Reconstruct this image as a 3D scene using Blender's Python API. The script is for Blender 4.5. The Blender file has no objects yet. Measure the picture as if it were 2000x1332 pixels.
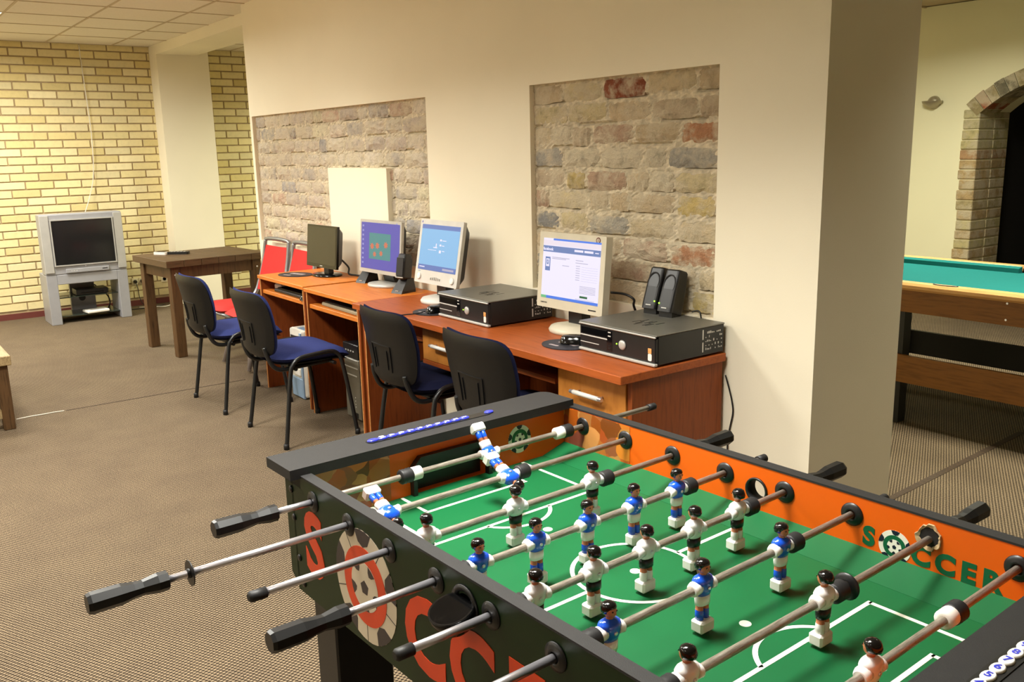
import bpy, bmesh, math, random
from mathutils import Vector, Matrix
random.seed(7)
SC = bpy.context.scene
COL = SC.collection
PI = math.pi

# ------------------------------------------------------------------ camera
F_PX = 1745.48
def cam_axes(yaw, pitch, roll):
    cy, sy, cp, sp = math.cos(yaw), math.sin(yaw), math.cos(pitch), math.sin(pitch)
    fw = Vector((sy*cp, cy*cp, -sp)); rt = Vector((cy, -sy, 0)); up = rt.cross(fw)
    c, s = math.cos(roll), math.sin(roll)
    return c*rt + s*up, -s*rt + c*up, fw
rt, up, fw = cam_axes(math.radians(-53.496), math.radians(12.145), math.radians(-1.296))
cd = bpy.data.cameras.new('camera'); cd.sensor_fit = 'HORIZONTAL'; cd.sensor_width = 36
cd.lens = 36*F_PX/2000; cd.clip_start = .05; cd.clip_end = 100
cam = bpy.data.objects.new('camera', cd); COL.objects.link(cam)
cam.matrix_world = Matrix(((rt.x, up.x, -fw.x, 0), (rt.y, up.y, -fw.y, 0), (rt.z, up.z, -fw.z, 1.5), (0, 0, 0, 1)))
SC.camera = cam

# ------------------------------------------------------------------ world, exposure
w = bpy.data.worlds.new('world'); SC.world = w; w.use_nodes = True
w.node_tree.nodes['Background'].inputs[0].default_value = (1, .86, .66, 1)
w.node_tree.nodes['Background'].inputs[1].default_value = .05
vs = SC.view_settings
vs.view_transform = 'Standard'; vs.look = 'None'; vs.gamma = 1; vs.exposure = 0.0; vs.use_curve_mapping = False

# ------------------------------------------------------------------ lamps of the room and added fill lamps (position x, y, power, colour, spread)
WARM = (1, .98, .90)
LAMPS = [  # first three are recessed louvre luminaires, the rest added fill
    (-8.125, .89, 82, WARM, 170), (-5.125, 1.475, 15, WARM, 112), (-1.525, .89, 44, WARM, 115),
    (-8.125, -.865, 66, WARM, 170), (-6.325, .305, 42, WARM, 170), (-3.925, .305, 76, WARM, 145), (-2.125, .305, 26, WARM, 150), (-.925, -1.45, 8, WARM, 140),  # unseen fill lamps added to even out the light
    (-6.325, -2.62, 60, WARM, 170), (-3.325, -2.62, 46, WARM, 165),  # unseen fill lamps added behind the camera for bounce
]
POOL_LAMPS = [(-3.325, 5.57, 72, (1, .98, .80), 160), (-1.525, 4.40, 48, (1, .98, .80), 120), (-7.525, 4.985, 110, (.97, 1, .72), 160)]  # the second is unseen fill, added for the carpet and wall end

# ------------------------------------------------------------------ colour and materials
def lin(c):
    return tuple(((v/255)/12.92 if v/255 <= .04045 else ((v/255+.055)/1.055)**2.4) for v in c)
def new_mat(name):
    m = bpy.data.materials.new(name); m.use_nodes = True
    return m, m.node_tree, m.node_tree.nodes['Principled BSDF']
def coords(nt, kind='Object', scale=(1, 1, 1), rot=(0, 0, 0)):
    tc = nt.nodes.new('ShaderNodeTexCoord'); mp = nt.nodes.new('ShaderNodeMapping')
    mp.inputs['Scale'].default_value = scale; mp.inputs['Rotation'].default_value = rot
    nt.links.new(tc.outputs[kind], mp.inputs['Vector']); return mp.outputs['Vector']
def noise(nt, vec, scale, detail=3, rough=.5):
    n = nt.nodes.new('ShaderNodeTexNoise'); n.inputs['Scale'].default_value = scale
    n.inputs['Detail'].default_value = detail; n.inputs['Roughness'].default_value = rough
    nt.links.new(vec, n.inputs['Vector']); return n.outputs['Fac']
def ramp(nt, fac, stops):
    r = nt.nodes.new('ShaderNodeValToRGB'); e = r.color_ramp.elements
    while len(e) > 1: e.remove(e[-1])
    e[0].position = stops[0][0]; e[0].color = (*stops[0][1], 1)
    for p, c in stops[1:]:
        k = e.new(p); k.color = (*c, 1)
    nt.links.new(fac, r.inputs['Fac']); return r.outputs['Color']
def bump(nt, b, h, strength, dist=.01):
    n = nt.nodes.new('ShaderNodeBump'); n.inputs['Strength'].default_value = strength
    n.inputs['Distance'].default_value = dist
    nt.links.new(h, n.inputs['Height']); nt.links.new(n.outputs['Normal'], b.inputs['Normal'])
def math_n(nt, op, a, bv=None, c=None):
    n = nt.nodes.new('ShaderNodeMath'); n.operation = op
    for i, v in enumerate((a, bv, c)):
        if v is None: continue
        if isinstance(v, (int, float)): n.inputs[i].default_value = v
        else: nt.links.new(v, n.inputs[i])
    return n.outputs[0]
def mixc(nt, fac, a, b, typ='MIX'):
    n = nt.nodes.new('ShaderNodeMix'); n.data_type = 'RGBA'; n.blend_type = typ
    for s, v in ((n.inputs['Factor'], fac), (n.inputs['A'], a), (n.inputs['B'], b)):
        if isinstance(v, (int, float)): s.default_value = v
        elif isinstance(v, tuple): s.default_value = (*v, 1) if len(v) == 3 else v
        else: nt.links.new(v, s)
    return n.outputs['Result']
def plain(name, rgb, rough=.5, metal=0, var=.06, scale=12, bmp=0, coat=0, spec=None):
    m, nt, b = new_mat(name); c = lin(rgb)
    f = noise(nt, coords(nt), scale)
    col = ramp(nt, f, [(.3, tuple(v*(1-var) for v in c)), (.7, tuple(min(1, v*(1+var)) for v in c))])
    nt.links.new(col, b.inputs['Base Color'])
    b.inputs['Roughness'].default_value = rough; b.inputs['Metallic'].default_value = metal
    if coat: b.inputs['Coat Weight'].default_value = coat; b.inputs['Coat Roughness'].default_value = .08
    if spec is not None: b.inputs['Specular IOR Level'].default_value = spec
    if bmp: bump(nt, b, noise(nt, coords(nt), scale*14, 2), bmp, .002)
    return m
def wood(name, rgb, dark, rough=.4, stretch=(1.2, 14, 14), scale=6, rot=(0, 0, 0), coat=0):
    m, nt, b = new_mat(name)
    v = coords(nt, 'Object', stretch, rot)
    f = noise(nt, v, scale, 6, .6)
    col = ramp(nt, f, [(.28, lin(dark)), (.5, lin(rgb)), (.75, tuple(min(1, x*1.12) for x in lin(rgb)))])
    nt.links.new(col, b.inputs['Base Color']); b.inputs['Roughness'].default_value = rough
    if coat: b.inputs['Coat Weight'].default_value = coat; b.inputs['Coat Roughness'].default_value = .15
    b.inputs['Specular IOR Level'].default_value = .28
    bump(nt, b, f, .06, .002)
    return m
def emit(name, rgb, k=1.0):
    m, nt, b = new_mat(name)
    b.inputs['Base Color'].default_value = (.01, .01, .01, 1); b.inputs['Roughness'].default_value = .4
    b.inputs['Emission Color'].default_value = (*lin(rgb), 1); b.inputs['Emission Strength'].default_value = k
    return m

M = {}
def carpet():
    m, nt, b = new_mat('carpet')
    v = coords(nt, 'Object', (1, 1, 1), (0, 0, .30))
    sp = nt.nodes.new('ShaderNodeSeparateXYZ'); nt.links.new(v, sp.inputs[0])
    k = 2*PI/.0165
    sx = math_n(nt, 'SINE', math_n(nt, 'MULTIPLY', sp.outputs[0], k))
    sy = math_n(nt, 'SINE', math_n(nt, 'MULTIPLY', sp.outputs[1], k))
    h = math_n(nt, 'MULTIPLY_ADD', math_n(nt, 'MULTIPLY', sx, sy), .5, .5)
    fine = noise(nt, v, 210, 3, .7)
    big = noise(nt, v, 5, 3)
    hh = math_n(nt, 'MULTIPLY_ADD', fine, .9, math_n(nt, 'MULTIPLY_ADD', h, .62, -.18))
    col = ramp(nt, hh, [(.15, lin((15, 12, 9))), (.5, lin((70, 60, 48))), (.85, lin((152, 136, 112)))])
    tint = ramp(nt, big, [(.35, (.93, .88, .85)), (.65, (1.05, 1.0, .95))])
    nt.links.new(mixc(nt, 1.0, col, tint, 'MULTIPLY'), b.inputs['Base Color'])
    b.inputs['Roughness'].default_value = .95; b.inputs['Specular IOR Level'].default_value = .15
    bump(nt, b, hh, .6, .004)
    return m
M['carpet'] = carpet()
def plaster(name, rgb):
    m, nt, b = new_mat(name); c = lin(rgb); v = coords(nt)
    f = noise(nt, v, 1.6, 3)
    nt.links.new(ramp(nt, f, [(.3, tuple(x*.97 for x in c)), (.7, tuple(min(1, x*1.02) for x in c))]), b.inputs['Base Color'])
    b.inputs['Roughness'].default_value = .8; b.inputs['Specular IOR Level'].default_value = .25
    bump(nt, b, noise(nt, v, 220, 3), .12, .002)
    return m
M['plaster'] = plaster('cream_plaster', (245, 236, 212))
M['plaster_pool'] = plaster('yellow_plaster', (244, 238, 204))
M['tile'] = plain('ceiling_tile', (238, 230, 214), .9, var=.03, scale=60, bmp=.2)
M['grid'] = plain('ceiling_grid', (196, 178, 148), .6)
def obj_colour(name, rough=.85, spots=True, var=.25, sc=14, bm=.5, bd=.006):
    m, nt, b = new_mat(name); v = coords(nt)
    oi = nt.nodes.new('ShaderNodeObjectInfo')
    tc = nt.nodes.new('ShaderNodeTexCoord'); ad = nt.nodes.new('ShaderNodeVectorMath'); ad.operation = 'ADD'
    mu = nt.nodes.new('ShaderNodeVectorMath'); mu.operation = 'SCALE'; mu.inputs['Scale'].default_value = 1
    gm = nt.nodes.new('ShaderNodeNewGeometry'); nt.links.new(gm.outputs['Position'], ad.inputs[0])
    v = ad.outputs[0]
    f = noise(nt, v, sc, 5, .65)
    shade = ramp(nt, f, [(.25, (1-var,)*3), (.5, (1, 1, 1)), (.8, (1+var*.35, 1+var*.35, 1+var*.3))])
    col = mixc(nt, 1.0, oi.outputs['Color'], shade, 'MULTIPLY')
    if spots:
        f2 = noise(nt, v, 9, 4, .7)
        sm = ramp(nt, f2, [(.44, (0, 0, 0)), (.60, (1, 1, 1))])
        col = mixc(nt, math_n(nt, 'MULTIPLY', sm, .8), col, lin((212, 198, 170)))
    nt.links.new(col, b.inputs['Base Color']); b.inputs['Roughness'].default_value = rough
    b.inputs['Specular IOR Level'].default_value = .2
    bump(nt, b, noise(nt, v, sc*4, 5, .7), bm, bd)
    return m
M['old_brick'] = obj_colour('old_brick', var=.4, sc=22, bm=.9, bd=.010)
M['yellow_brick'] = obj_colour('yellow_brick', .8, False, .10, 25, .25, .003)
M['mortar_old'] = plain('rough_mortar', (210, 196, 168), .95, var=.25, scale=40, bmp=1.0)
M['mortar'] = plain('brown_mortar', (172, 150, 114), .9, var=.12, scale=20, bmp=.3)
M['skirt'] = plain('dark_red_skirting', (104, 48, 40), .6)
M['void'] = plain('painted_darkness', (26, 22, 18), .95)  # near-black holds the unlit depth of the vault and torn hole
M['seam'] = plain('carpet_seam', (66, 50, 34), .9, var=.2, scale=40)
M['thread'] = plain('pale_thread', (226, 220, 206), .8)
M['white'] = plain('white_plastic', (236, 232, 224), .35)
M['socket'] = plain('socket_plastic', (226, 214, 178), .4)
M['black'] = plain('black_plastic', (22, 22, 23), .38, var=.1)
M['black_gloss'] = plain('glossy_black_plastic', (12, 12, 13), .12, var=.1)
M['black_rubber'] = plain('black_rubber', (26, 25, 26), .55, var=.1)
M['black_shell'] = plain('black_chair_shell', (11, 11, 12), .42, var=.12, scale=60, bmp=.2, spec=.35)
M['black_frame'] = plain('black_painted_tube', (26, 27, 28), .3, var=.1)
M['blue_fabric'] = plain('blue_fabric', (50, 58, 108), .95, var=.12, scale=150, bmp=.5, spec=.1)
M['navy_fabric'] = plain('navy_fabric', (26, 29, 56), .95, var=.12, scale=150, bmp=.5, spec=.1)
M['red_fabric'] = plain('red_fabric', (202, 36, 30), .8, var=.10, scale=30, bmp=.2)
M['grey_tube'] = plain('grey_metal_tube', (150, 152, 154), .32, .7)
M['chrome'] = plain('chrome', (222, 219, 226), .3, .85, var=.04)
M['rod_worn'] = None
M['silver'] = plain('silver_plastic', (186, 184, 178), .35, .25)
M['silver_tv'] = plain('silver_tv_plastic', (164, 164, 168), .42, .25, var=.04)
M['beige'] = plain('beige_plastic', (206, 198, 176), .42)
M['old_beige'] = plain('yellowed_plastic', (150, 138, 112), .5)
M['lightgrey'] = plain('light_grey_plastic', (206, 203, 196), .38)
M['tv_glass'] = plain('tv_glass', (26, 27, 28), .16)
M['lcd_off'] = plain('dark_lcd', (52, 50, 38), .22, spec=.4)
M['pc_top'] = plain('grey_pc_lid', (112, 110, 102), .4, .4, var=.05)
M['pc_black'] = plain('black_pc_case', (20, 20, 21), .42, var=.1)
M['dark_glass'] = plain('smoked_glass', (52, 60, 54), .08)
M['cherry'] = wood('cherry_laminate', (164, 82, 34), (140, 64, 24), .42)
M['orange_wood'] = wood('alder_laminate', (204, 118, 44), (184, 96, 32), .42)
M['dark_side'] = wood('cherry_panel', (138, 68, 27), (110, 50, 19), .45, (14, 14, 1.2))
M['drawer'] = wood('pear_drawer_front', (178, 114, 48), (156, 94, 36), .42, (3, 3, 1))
M['edge_wood'] = wood('pale_edge_band', (222, 160, 96), (204, 138, 76), .4)
M['brown_table'] = wood('stained_brown_wood', (88, 68, 45), (58, 42, 26), .5, (14, 1.2, 14))
M['brown_leg'] = wood('stained_brown_leg', (88, 63, 38), (56, 39, 22), .5, (14, 14, 1.2))
M['bench_wood'] = wood('weathered_bench_wood', (158, 136, 98), (112, 90, 58), .55)
M['pool_wood'] = wood('pool_table_walnut', (128, 82, 34), (104, 64, 24), .4)
M['pool_rail'] = wood('pool_rail_maple', (206, 156, 98), (188, 136, 80), .34)
M['pool_dark'] = plain('black_pool_frame', (20, 16, 12), .5)
M['felt'] = plain('teal_felt', (28, 108, 104), .95, var=.05, scale=90, bmp=.2, spec=.1)
M['soc_green'] = plain('field_green', (11, 90, 48), .5, var=.05, scale=3, spec=.25)
M['soc_line'] = plain('field_white_line', (226, 230, 214), .4)
M['soc_orange'] = plain('orange_panel', (222, 94, 12), .4, var=.05, scale=4, spec=.3)
M['soc_dark'] = plain('dark_green_panel', (20, 40, 13), .4, var=.08, scale=4, spec=.25)
M['soc_letter'] = plain('orange_letter', (214, 62, 16), .35, var=.04)
M['soc_gletter'] = plain('green_letter', (14, 92, 56), .4, var=.04)
M['soc_black'] = plain('black_cap_rail', (36, 35, 35), .6, var=.08, scale=60, bmp=.25, spec=.35)
M['soc_ball_w'] = plain('ball_white', (206, 192, 168), .4)
M['soc_ball_b'] = plain('ball_dark', (52, 44, 46), .4)
M['logo_w'] = plain('logo_white', (232, 228, 214), .4)
M['logo_b'] = plain('logo_navy', (20, 24, 44), .4)
M['chip'] = plain('bare_chipboard', (206, 176, 132), .95, var=.3, scale=200, bmp=.8)
M['blue_score'] = plain('blue_counter', (44, 54, 190), .25, coat=.3)
M['hair'] = plain('black_hair_paint', (14, 12, 12), .16)
M['skin'] = plain('skin_paint', (186, 116, 78), .35)
M['blue_shirt'] = plain('blue_shirt_paint', (26, 84, 212), .2, coat=.3)
M['white_shirt'] = plain('white_shirt_paint', (238, 236, 234), .22, coat=.3)
M['black_short'] = plain('black_shorts_paint', (16, 18, 17), .3)
M['boot'] = plain('white_boot_plastic', (232, 230, 222), .3)
M['cream_box'] = plain('white_pc_case', (222, 216, 202), .42)
M['bluegrey'] = plain('blue_grey_plastic', (132, 156, 182), .4)
M['tower_grey'] = plain('grey_tower_front', (132, 128, 116), .38, .3)
M['lamp_metal'] = plain('brushed_lamp_metal', (176, 166, 142), .4, .6)
M['pad'] = plain('dark_mouse_mat', (38, 38, 44), .5, var=.3, scale=60)
M['pad_print'] = plain('mat_print', (176, 160, 160), .5, var=.3, scale=90)
M['led'] = emit('green_led', (170, 255, 60), 2.5)
M['lum'] = emit('luminaire_diffuser', (255, 246, 226), 3.0)
def rod_mat():
    m, nt, b = new_mat('worn_steel_rod'); v = coords(nt, 'Object', (30, 3, 30))
    f = noise(nt, v, 10, 5, .7)
    nt.links.new(ramp(nt, f, [(.3, lin((118, 106, 94))), (.55, lin((172, 163, 150))), (.8, lin((206, 202, 194)))]), b.inputs['Base Color'])
    b.inputs['Metallic'].default_value = .6; b.inputs['Roughness'].default_value = .42
    return m
M['rod_worn'] = rod_mat()
def photo_mat():
    m, nt, b = new_mat('printed_player_collage')
    v = coords(nt, 'Object', (1, 1, 1))
    vo = nt.nodes.new('ShaderNodeTexVoronoi'); vo.inputs['Scale'].default_value = 22; vo.inputs['Randomness'].default_value = 1
    nd = nt.nodes.new('ShaderNodeVectorMath'); nd.operation = 'ADD'
    n3 = nt.nodes.new('ShaderNodeTexNoise'); n3.inputs['Scale'].default_value = 14; nt.links.new(v, n3.inputs['Vector'])
    sc = nt.nodes.new('ShaderNodeVectorMath'); sc.operation = 'SCALE'; sc.inputs['Scale'].default_value = .05
    nt.links.new(n3.outputs['Color'], sc.inputs[0]); nt.links.new(v, nd.inputs[0]); nt.links.new(sc.outputs[0], nd.inputs[1])
    nt.links.new(nd.outputs[0], vo.inputs['Vector'])
    sp = nt.nodes.new('ShaderNodeSeparateColor'); nt.links.new(vo.outputs['Color'], sp.inputs[0])
    r = ramp(nt, sp.outputs[0], [(0, lin((84, 50, 22))), (.18, lin((196, 96, 24))), (.34, lin((118, 62, 50))), (.5, lin((212, 126, 40))), (.66, lin((150, 52, 30))), (.8, lin((164, 120, 60))), (.92, lin((204, 138, 78)))])
    r.node.color_ramp.interpolation = 'LINEAR'
    nt.links.new(r, b.inputs['Base Color']); b.inputs['Roughness'].default_value = .3
    return m
M['collage'] = photo_mat()

# ------------------------------------------------------------------ mesh builder
class MB:
    def __init__(s): s.v = []; s.f = []; s.m = []; s.sm = []
    def add(s, vs, fs, mi=0, smooth=False, T=None):
        o = len(s.v)
        s.v += [tuple(T @ Vector(p)) if T else tuple(p) for p in vs]
        for f in fs: s.f.append(tuple(i+o for i in f)); s.m.append(mi); s.sm.append(smooth)
        return s
    def box(s, x0, x1, y0, y1, z0, z1, mi=0, T=None, bev=0):
        if bev:
            b = min(bev, (x1-x0)*.45, (y1-y0)*.45, (z1-z0)*.45)
            X, Y, Z = (x0, x1), (y0, y1), (z0, z1); vs = []; ix = {}
            for i in (0, 1):
                for j in (0, 1):
                    for k in (0, 1):
                        sx, sy, sz = (b if i == 0 else -b), (b if j == 0 else -b), (b if k == 0 else -b)
                        for a, p in enumerate(((X[i], Y[j]+sy, Z[k]+sz), (X[i]+sx, Y[j], Z[k]+sz), (X[i]+sx, Y[j]+sy, Z[k]))):
                            ix[i, j, k, a] = len(vs); vs.append(p)
            fs = []
            q = lambda *c: fs.append(tuple(ix[t] for t in c))
            q((0,0,0,0),(0,0,1,0),(0,1,1,0),(0,1,0,0)); q((1,0,0,0),(1,1,0,0),(1,1,1,0),(1,0,1,0))
            q((0,0,0,1),(1,0,0,1),(1,0,1,1),(0,0,1,1)); q((0,1,0,1),(0,1,1,1),(1,1,1,1),(1,1,0,1))
            q((0,0,0,2),(0,1,0,2),(1,1,0,2),(1,0,0,2)); q((0,0,1,2),(1,0,1,2),(1,1,1,2),(0,1,1,2))
            for k in (0, 1):
                for j in (0, 1): q((0,j,k,1),(0,j,k,2),(1,j,k,2),(1,j,k,1))
                for i in (0, 1): q((i,0,k,0),(i,0,k,2),(i,1,k,2),(i,1,k,0))
            for i in (0, 1):
                for j in (0, 1): q((i,j,0,0),(i,j,0,1),(i,j,1,1),(i,j,1,0))
            for i in (0, 1):
                for j in (0, 1):
                    for k in (0, 1): q((i,j,k,0),(i,j,k,1),(i,j,k,2))
            return s.add(vs, fs, mi, False, T)
        vs = [(x, y, z) for x in (x0, x1) for y in (y0, y1) for z in (z0, z1)]
        return s.add(vs, [(0,1,3,2),(4,6,7,5),(0,4,5,1),(2,3,7,6),(0,2,6,4),(1,5,7,3)], mi, False, T)
    def rings(s, rs, mi=0, smooth=True, cap0=True, cap1=True, T=None, mats=None):
        """rs: list of equally long vertex loops"""
        n = len(rs[0]); o = len(s.v)
        s.v += [tuple(T @ Vector(p)) if T else tuple(p) for r in rs for p in r]
        for a in range(len(rs)-1):
            k = mats[a] if mats else mi
            for i in range(n):
                j = (i+1) % n
                s.f.append((o+a*n+i, o+a*n+j, o+(a+1)*n+j, o+(a+1)*n+i)); s.m.append(k); s.sm.append(smooth)
        if cap0: s.f.append(tuple(o+i for i in reversed(range(n)))); s.m.append(mats[0] if mats else mi); s.sm.append(False)
        if cap1: s.f.append(tuple(o+(len(rs)-1)*n+i for i in range(n))); s.m.append(mats[-1] if mats else mi); s.sm.append(False)
        return s
    def tube(s, pts, r, n=10, mi=0, cap=True, smooth=True):
        pts = [Vector(p) for p in pts]; rs = []; prev = None
        for i, p in enumerate(pts):
            t = (pts[min(i+1, len(pts)-1)] - pts[max(i-1, 0)]).normalized()
            if prev is None:
                a = Vector((0, 0, 1)) if abs(t.z) < .9 else Vector((1, 0, 0))
                u = t.cross(a).normalized()
            else:
                u = (prev - t*prev.dot(t)).normalized()
            prev = u; v = t.cross(u); rr = r[i] if isinstance(r, (list, tuple)) else r
            rs.append([p + (u*math.cos(2*PI*k/n) + v*math.sin(2*PI*k/n))*rr for k in range(n)])
        return s.rings(rs, mi, smooth, cap, cap)
    def lathe(s, prof, n=24, mi=0, T=None, smooth=True, cap0=True, cap1=True, mats=None, ph=0):
        """prof: (r, z) list about z"""
        return s.rings([[(r*math.cos(2*PI*k/n+ph), r*math.sin(2*PI*k/n+ph), z) for k in range(n)] for r, z in prof], mi, smooth, cap0, cap1, T, mats)
    def prism(s, outl, z0, z1, mi=0, T=None, smooth=False):
        return s.rings([[(x, y, z0) for x, y in outl], [(x, y, z1) for x, y in outl]], mi, smooth, True, True, T)
    def slab(s, w, d, h, p=.35, n=(14, 12), pw=4, mi=0, mi2=None, fn=None, T=None):
        """cushion: rounded-rect plan, rounded edge, thickness h; fn bends each point"""
        nx, ny = n; mi2 = mi if mi2 is None else mi2
        def pt(i, j, top):
            u = -1 + 2*i/nx; v = -1 + 2*j/ny
            k = max(abs(u), abs(v)); e = (abs(u)**pw + abs(v)**pw)**(1/pw) if k else 1
            sx, sy = (u*k/e, v*k/e) if k else (0, 0)
            z = h/2*(max(0, 1-k**8))**p*(1 if top else -1)
            q = (sx*w/2, sy*d/2, z)
            return fn(*q) if fn else q
        for top in (True, False):
            vs = [pt(i, j, top) for i in range(nx+1) for j in range(ny+1)]
            fs = []
            for i in range(nx):
                for j in range(ny):
                    q = (i*(ny+1)+j, (i+1)*(ny+1)+j, (i+1)*(ny+1)+j+1, i*(ny+1)+j+1)
                    fs.append(q if top else tuple(reversed(q)))
            s.add(vs, fs, mi if top else mi2, True, T)
        return s
    def obj(s, name, mats, parent=None, loc=(0, 0, 0), rot=(0, 0, 0)):
        me = bpy.data.meshes.new(name); me.from_pydata(s.v, [], s.f)
        for m in (mats if isinstance(mats, (list, tuple)) else [mats]): me.materials.append(M[m] if isinstance(m, str) else m)
        me.polygons.foreach_set('material_index', s.m); me.polygons.foreach_set('use_smooth', s.sm); me.update()
        bm = bmesh.new(); bm.from_mesh(me); bmesh.ops.recalc_face_normals(bm, faces=bm.faces); bm.to_mesh(me); bm.free()
        return link(name, me, parent, loc, rot)
def link(name, me, parent=None, loc=(0, 0, 0), rot=(0, 0, 0)):
    o = bpy.data.objects.new(name, me); COL.objects.link(o); o.location = loc; o.rotation_euler = rot
    if parent: o.parent = parent
    return o
def tag(o, label, cat, group=None):
    o['label'] = label; o['category'] = cat
    if group: o['group'] = group
    return o
def thing(name, label, cat, loc=(0, 0, 0), rz=0, group=None):
    return tag(link(name, None, None, loc, (0, 0, rz)), label, cat, group)
def struct(o, label=None, cat=None):
    o['kind'] = 'structure'
    if label: o['label'] = label
    if cat: o['category'] = cat
    return o
def copy_tree(o, parent=None):
    c = o.copy(); COL.objects.link(c); c.parent = parent
    for ch in list(o.children): copy_tree(ch, c)
    return c
def RX(a): return Matrix.Rotation(a, 4, 'X')
def RY(a): return Matrix.Rotation(a, 4, 'Y')
def RZ(a): return Matrix.Rotation(a, 4, 'Z')
def TR(x, y, z): return Matrix.Translation((x, y, z))
def rrect(w, h, r, n=5, cx=0, cy=0):
    o = []
    for k, (sx, sy) in enumerate(((1, 1), (-1, 1), (-1, -1), (1, -1))):
        for i in range(n+1):
            a = PI/2*k + PI/2*i/n
            o.append((cx+sx*(w/2-r)+r*math.cos(a), cy+sy*(h/2-r)+r*math.sin(a)))
    return o
def arc_pts(c, r, a0, a1, n, ax=0, ay=2, fixed=0.0):
    return [(c[0]+r*math.cos(a0+(a1-a0)*i/n), c[1]+r*math.sin(a0+(a1-a0)*i/n)) for i in range(n+1)]
def spline(pts, n=8):
    pts = [Vector(p) for p in pts]; out = []
    for i in range(len(pts)-1):
        p0, p1, p2, p3 = pts[max(i-1, 0)], pts[i], pts[i+1], pts[min(i+2, len(pts)-1)]
        for k in range(n):
            t = k/n
            out.append(.5*((2*p1)+(p2-p0)*t+(2*p0-5*p1+4*p2-p3)*t*t+(3*p1-p0-3*p2+p3)*t**3))
    return out + [pts[-1]]
def text_mesh(txt, size, bold=.0, extr=.0004, sx=1.0):
    cu = bpy.data.curves.new('t', 'FONT'); cu.body = txt; cu.size = size; cu.offset = bold*size; cu.extrude = extr
    cu.align_x = 'CENTER'; cu.align_y = 'CENTER'; cu.resolution_u = 4
    ob = bpy.data.objects.new('t', cu); COL.objects.link(ob)
    bpy.context.view_layer.update()
    dg = bpy.context.evaluated_depsgraph_get()
    me = bpy.data.meshes.new_from_object(ob.evaluated_get(dg))
    bpy.data.objects.remove(ob); bpy.data.curves.remove(cu)
    if sx != 1.0:
        for v in me.vertices: v.co.x *= sx
    return me
def text_obj(name, txt, size, mat, parent, Mx, bold=.0, extr=.0004, sx=1.0):
    me = text_mesh(txt, size, bold, extr, sx); me.name = name; me.materials.clear(); me.materials.append(M[mat] if isinstance(mat, str) else mat)
    o = link(name, me, parent); o.matrix_local = Mx
    return o

# ================================================================== SETTING
XL, XR, YN, YF, ZC = -9.65, 2.8, -3.6, 7.5, 2.575      # left wall, right wall, wall behind the camera, pool-room wall, ceiling
struct(MB().box(XL-.2, XR+.2, YN-.2, YF+.2, -.1, 0).obj('floor', 'carpet'), 'brown loop carpet', 'floor')
# carpet seams
struct(MB().box(-5.846, -5.834, .93, 2.05, 0, .0015).obj('trim_1', 'seam'))
struct(MB().tube(spline([(-5.83, .66, .002), (-5.838, .74, .003), (-5.83, .80, .004), (-5.838, .86, .003), (-5.836, .92, .002)], 4), .003, 6).obj('trim_2', 'thread'))
struct(MB().box(-1.945, -1.915, 0, 1.40, 0, .002).obj('trim_3', 'seam', None, (0, 3.44, 0), (0, 0, .045)))
# suspended ceiling: backing, runners, tiles
ceil = struct(MB().box(XL-.2, XR+.2, YN-.2, YF+.2, ZC+.006, ZC+.12).obj('ceiling', 'grid'), 'suspended ceiling of cream square tiles', 'ceiling')
TILE = MB().box(-.293, .293, -.286, .286, -.004, .006, 0, None, .003).obj('tile', 'tile', ceil)
tmesh = TILE.data; used = False
xs = [-9.325 + .6*i for i in range(20)]; ys = [.89 + .585*i for i in range(-7, 11)]
LUM_CELLS = set()
def near_cell(x, y): return min(range(len(xs)), key=lambda i: abs(xs[i]-x)), min(range(len(ys)), key=lambda j: abs(ys[j]-y))
for l in LAMPS + POOL_LAMPS: LUM_CELLS.add(near_cell(l[0], l[1]))
rest = MB(); first = True
for i, x in enumerate(xs):
    for j, y in enumerate(ys):
        if (i, j) in LUM_CELLS: continue
        if x+.3 > XR or x-.3 < XL-.05: continue
        seen = (x < -5.5 and .5 < y < 2.7) or (y > 6 and -6 < x < -2)
        if seen:
            if first: TILE.location = (x, y, ZC); first = False
            else: link('tile', tmesh, ceil, (x, y, ZC))
        else: rest.box(x-.293, x+.293, y-.286, y+.286, ZC-.004, ZC+.006)
ro = rest.obj('tile_field', 'tile', ceil); ro['kind'] = 'stuff'
for x in xs: MB().box(x-.3085, x-.2915, YN, YF, ZC-.0075, ZC+.004).obj('runner', 'grid', ceil)
for y in ys: MB().box(XL, XR, y-.3005, y-.2845, ZC-.0070, ZC+.004).obj('runner', 'grid', ceil)
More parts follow.
